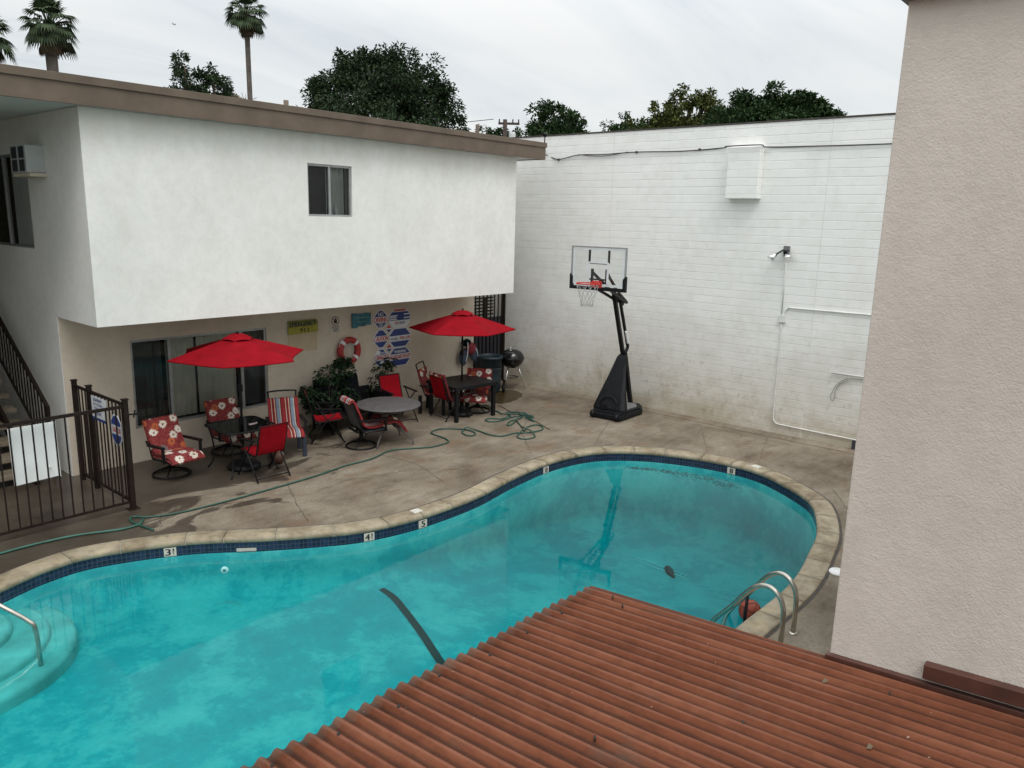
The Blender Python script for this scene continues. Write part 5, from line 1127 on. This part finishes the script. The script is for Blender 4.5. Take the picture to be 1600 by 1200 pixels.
def T(name,label,base,spec,mat,leafs,Ls,seed,**k): return tree(name,label,base,blobs_from(base,spec),mat,leafs,Ls,seed,**k)
T('broadleaf_tree','big round dark green tree rising behind the middle of the brown roof',(26.85,32.3,0),[(-3.04,9.2,0,1.4,1.3),(-2.22,10.2,.6,1.3,1.3),(-1.48,11.0,-.5,1.2,1.2),(-0.56,11.2,.5,1.3,1.1),(0.36,11.4,-.6,1.3,1.0),(1.28,11.0,.5,1.3,1.2),(2.11,10.4,-.4,1.3,1.2),(2.94,9.4,.3,1.2,1.2),(3.49,8.4,0,.9,.9),(-1.48,9.3,-1.2,1.8,1.5),(0.18,9.6,-1.5,1.9,1.6),(1.65,9.1,-1.2,1.8,1.5),(-2.58,8.0,-.5,1.6,1.2),(-0.10,7.8,0,2.2,1.5),(2.29,7.8,-.3,1.7,1.3)],M['leaf_dark'],560,.27,3)
T('slender_tree','taller narrow tree of the pair beside the thin palm, left one',(20.7,40.0,0),[(-.05,11.2,0,.6,.65),(.15,10.5,.2,.75,.7),(-.25,9.8,-.2,.7,.7),(.3,9.4,.1,.8,.7),(-.4,9.0,0,.75,.7),(.0,8.4,0,.9,.8)],M['leaf_dark'],520,.25,11)
T('slender_tree','shorter bushy tree just left of the thin palm trunk',(21.9,39.2,0),[(-.2,10.7,0,.6,.6),(.3,10.2,.2,.75,.7),(-.5,9.7,-.2,.85,.8),(.5,9.4,.1,.85,.7),(1.0,8.9,.2,.6,.6),(1.6,8.7,0,.6,.6),(.2,8.8,0,1.2,.9)],M['leaf_dark'],560,.25,12)
T('leafy_tree','dark lobed tree over the left end of the block wall',(27.7,21.4,0),[(-.9,8.1,0,.55,.55),(-.2,8.55,.2,.6,.55),(.5,8.1,-.2,.6,.55),(1.05,7.7,0,.4,.4),(-.3,7.6,0,1.1,.7),(.5,7.3,0,1.0,.6)],M['leaf_green'],800,.23,21)
T('leafy_tree','small dark tree low above the wall beside the utility pole',(33.6,29.9,0),[(-.7,8.3,0,.7,.7),(.1,8.7,0,.6,.55),(.8,8.5,0,.6,.6),(0,7.7,0,1.4,.8)],M['leaf_green'],420,.24,22)
T('leafy_tree','little dark shrub like tree between the lobed tree and the olive tree',(29.2,19.2,0),[(-.45,8.0,0,.4,.4),(.2,8.2,0,.38,.38),(.6,7.9,0,.4,.4),(.1,7.6,0,.9,.5)],M['leaf_green'],480,.2,23)
T('olive_tree','yellowish olive green tree above the middle of the block wall',(30.5,17.1,0),[(-1.5,7.9,0,.6,.55),(-.8,8.5,.2,.65,.6),(-.1,8.8,-.2,.5,.5),(.55,9.1,.2,.55,.6),(1.0,8.8,0,.5,.6),(-.4,7.9,0,1.2,.7),(.7,8.0,0,1.0,.8),(1.4,8.3,.3,.6,.6),(1.7,7.8,.2,.8,.7),(-1.2,7.5,0,.9,.6),(.3,7.5,-.4,1.3,.8)],M['leaf_olive'],900,.22,31)
T('broadleaf_tree','wide dense deep green tree above the right part of the block wall',(29.6,12.4,0),[(-2.0,7.7,0,.7,.65),(-1.3,8.2,.3,.75,.6),(-.6,8.45,-.3,.8,.55),(.2,8.5,.3,.75,.55),(.9,8.35,-.2,.7,.55),(1.5,8.0,.2,.6,.55),(2.15,7.75,0,.35,.4),(-1.0,7.95,0,1.1,.75),(-.2,8.15,-.2,1.2,.8),(.6,8.05,.1,1.1,.8),(1.2,7.8,0,.9,.7),(-.9,7.7,-.4,1.2,.75),(.6,7.7,-.3,1.2,.75),(-1.5,7.3,-.3,1.0,.7),(-.2,7.6,-.8,1.3,.9),(1.2,7.3,-.5,1.1,.8),(1.5,7.5,0,.7,.6),(-1.8,7.6,0,.9,.7),(0,7.4,0,1.6,.7)],M['leaf_green'],1150,.22,32)
T('shrub','low bushy treetop peeping over the roof below the leftmost palm',(13.0,42.0,0),[(-1.0,9.6,0,.9,.6),(.2,9.5,0,.8,.5),(1.3,9.3,0,.7,.45)],M['leaf_dark'],460,.24,33)
def palm(label,base,h,R_,n,seed,skirt,tr=.2,crown_h=1.0):
    rn=random.Random(seed); t=thing('fan_palm',label,'tree',base,0,'fan palms'); m_=MB()
    m_.tube([(0,0,-.2),(.05,.03,h*.4),(0,0,h*.8),(0,0,h)],[tr*1.35,tr*1.05,tr,tr*1.05],10); obj('trunk',m_,M['palmbark'],t)
    f=MB(); dd=MB()
    def fan(mb,p,d,size,droop):
        d=d.normalized(); s=d.cross(Vector((0,0,1)))
        if s.length<.05: s=Vector((1,0,0))
        s.normalize(); nn=s.cross(d); N_=13
        for k in range(N_):
            a=(k/(N_-1)-.5)*2.5; v=(d*cos(a)+s*sin(a)); L=size*(.72+.28*cos(a)); m=p+v*L*.6+nn*.05*size; e=p+v*L+Vector((0,0,-droop*size*(.35+.3*abs(sin(a)))))
            q=(s*cos(a)-d*sin(a))*size*.075
            mb.add([p,m+q,e,m-q],[(0,1,2,3)])
    for k in range(n):
        u=(k+.5)/n; el=pi/2*(1-u*1.40)+rn.uniform(-.15,.15); az=k*2.399+rn.uniform(-.2,.2)
        d=Vector((cos(az)*cos(el),sin(az)*cos(el),sin(el))); P=Vector((0,0,h))+d*R_*.52*rn.uniform(.85,1.15)+Vector((0,0,-.10*R_*u)); m2=MB()
        f.tube([(0,0,h-.15*u),tuple(P)],.02,4); d2=d+Vector((0,0,-.25-.45*u)); fan(f,P,d2,R_*.52*rn.uniform(.8,1.15),.55)
    for k in range(skirt):
        az=k*2.399; uu=rn.uniform(0,1); z=h-.25-uu*R_*.75; q=1.3+(1-uu)*1.2; P=Vector((cos(az)*tr*q,sin(az)*tr*q,z+.2)); fan(dd,P,Vector((cos(az)*.22,sin(az)*.22,-1)),R_*rn.uniform(.26,.40)*(1.25-.5*uu),.2)
    obj('fronds',f,M['leaf_palm'],t); obj('dead_skirt',dd,M['deadfrond'],t); return t
palm('full crowned fan palm with thick trunk, second palm from the left',(15.25,42.3,0),12.4,1.42,46,1,34,.26)
palm('fan palm cut off by the left edge of the photo',(12.7,43.2,0),11.6,1.5,44,2,30,.26)
palm('tall thin fan palm standing alone right of the paired trees',(31.1,51.3,0),17.35,1.62,46,3,60,.17)
# utility pole and wires, airplane
up=thing('utility_pole','wooden utility pole with crossarm and grey transformer beyond the roof end','utility pole',(31.5,27.8,0))
m_=MB(); m_.tube([(0,0,-.2),(0,0,9.05)],[.14,.11],10); obj('pole',m_,M['wood'],up)
d=Vector((.66,-.75,0)); m_=MB(); m_.bar(Vector((0,0,8.85))-d*.35,Vector((0,0,8.85))+d*.75,.09,.11)
for s in (-.3,.4,.7): m_.tube([d*s+Vector((0,0,8.9)),d*s+Vector((0,0,9.07))],.035,6)
obj('crossarm',m_,M['wood'],up)
m_=MB(); m_.lathe([(.001,7.5),(.17,7.5),(.18,7.55),(.18,8.35),(.15,8.42),(.001,8.44)],16,(d.x*.38,d.y*.38,0)); obj('transformer',m_,M['ac'],up)
m_=MB(); a=Vector((31.5,27.8,9.05))-d*.6; b=Vector((20,62,11)); m_.tube([a.lerp(b,k/12)-Vector((0,0,1.2*4*(k/12)*(1-k/12))) for k in range(13)],.018,5); tag(obj('power_line',m_,M['cable']),'thin power line running from the utility pole to the left','power line')
ap=thing('airplane','tiny distant airplane in the grey sky','airplane',(676.8,1338.6,308.6),.6); ap.scale=(.32,.32,.32)
m_=MB(); m_.tube([(-16,0,0),(-13,0,0),(12,0,0),(17,0,1)],[.4,1.9,1.9,.4],10); obj('fuselage',m_,M['greysling'],ap)
m_=MB(); m_.add([(4,0,-.5),(-3,0,-.5),(-9,15,.5),(-6.5,15,.5),(4,0,-.2),(-3,0,-.2),(-9,15,.7),(-6.5,15,.7)],[(0,1,2,3),(7,6,5,4),(0,4,5,1),(1,5,6,2),(2,6,7,3),(3,7,4,0)]); m_.add([(4,0,-.5),(-3,0,-.5),(-9,-15,.5),(-6.5,-15,.5),(4,0,-.2),(-3,0,-.2),(-9,-15,.7),(-6.5,-15,.7)],[(3,2,1,0),(4,5,6,7),(1,5,4,0),(2,6,5,1),(3,7,6,2),(0,4,7,3)]); obj('wing',m_,M['greysling'],ap)
m_=MB(); m_.prism([(-15,0),(-11,0),(-14,5.5),(-16.5,5.5)],-.2,.2,0,Matrix(((1,0,0,0),(0,0,1,0),(0,1,0,0),(0,0,0,1)))); obj('tail_fin',m_,M['greysling'],ap)
# (13.46,10.74) dead weed on the roof edge
m_=MB()
for k in range(14): a=random.uniform(-.9,.9); m_.tube([(6.55+random.uniform(-.1,.1),10.95,5.59),(6.55+.18*a,10.95,5.66),(6.55+.32*a,10.97,5.63+random.uniform(.02,.14))],.004,4)
tag(obj('weed',m_,M['deadfrond']),'dry wisp of weed growing on the roof edge','plant')
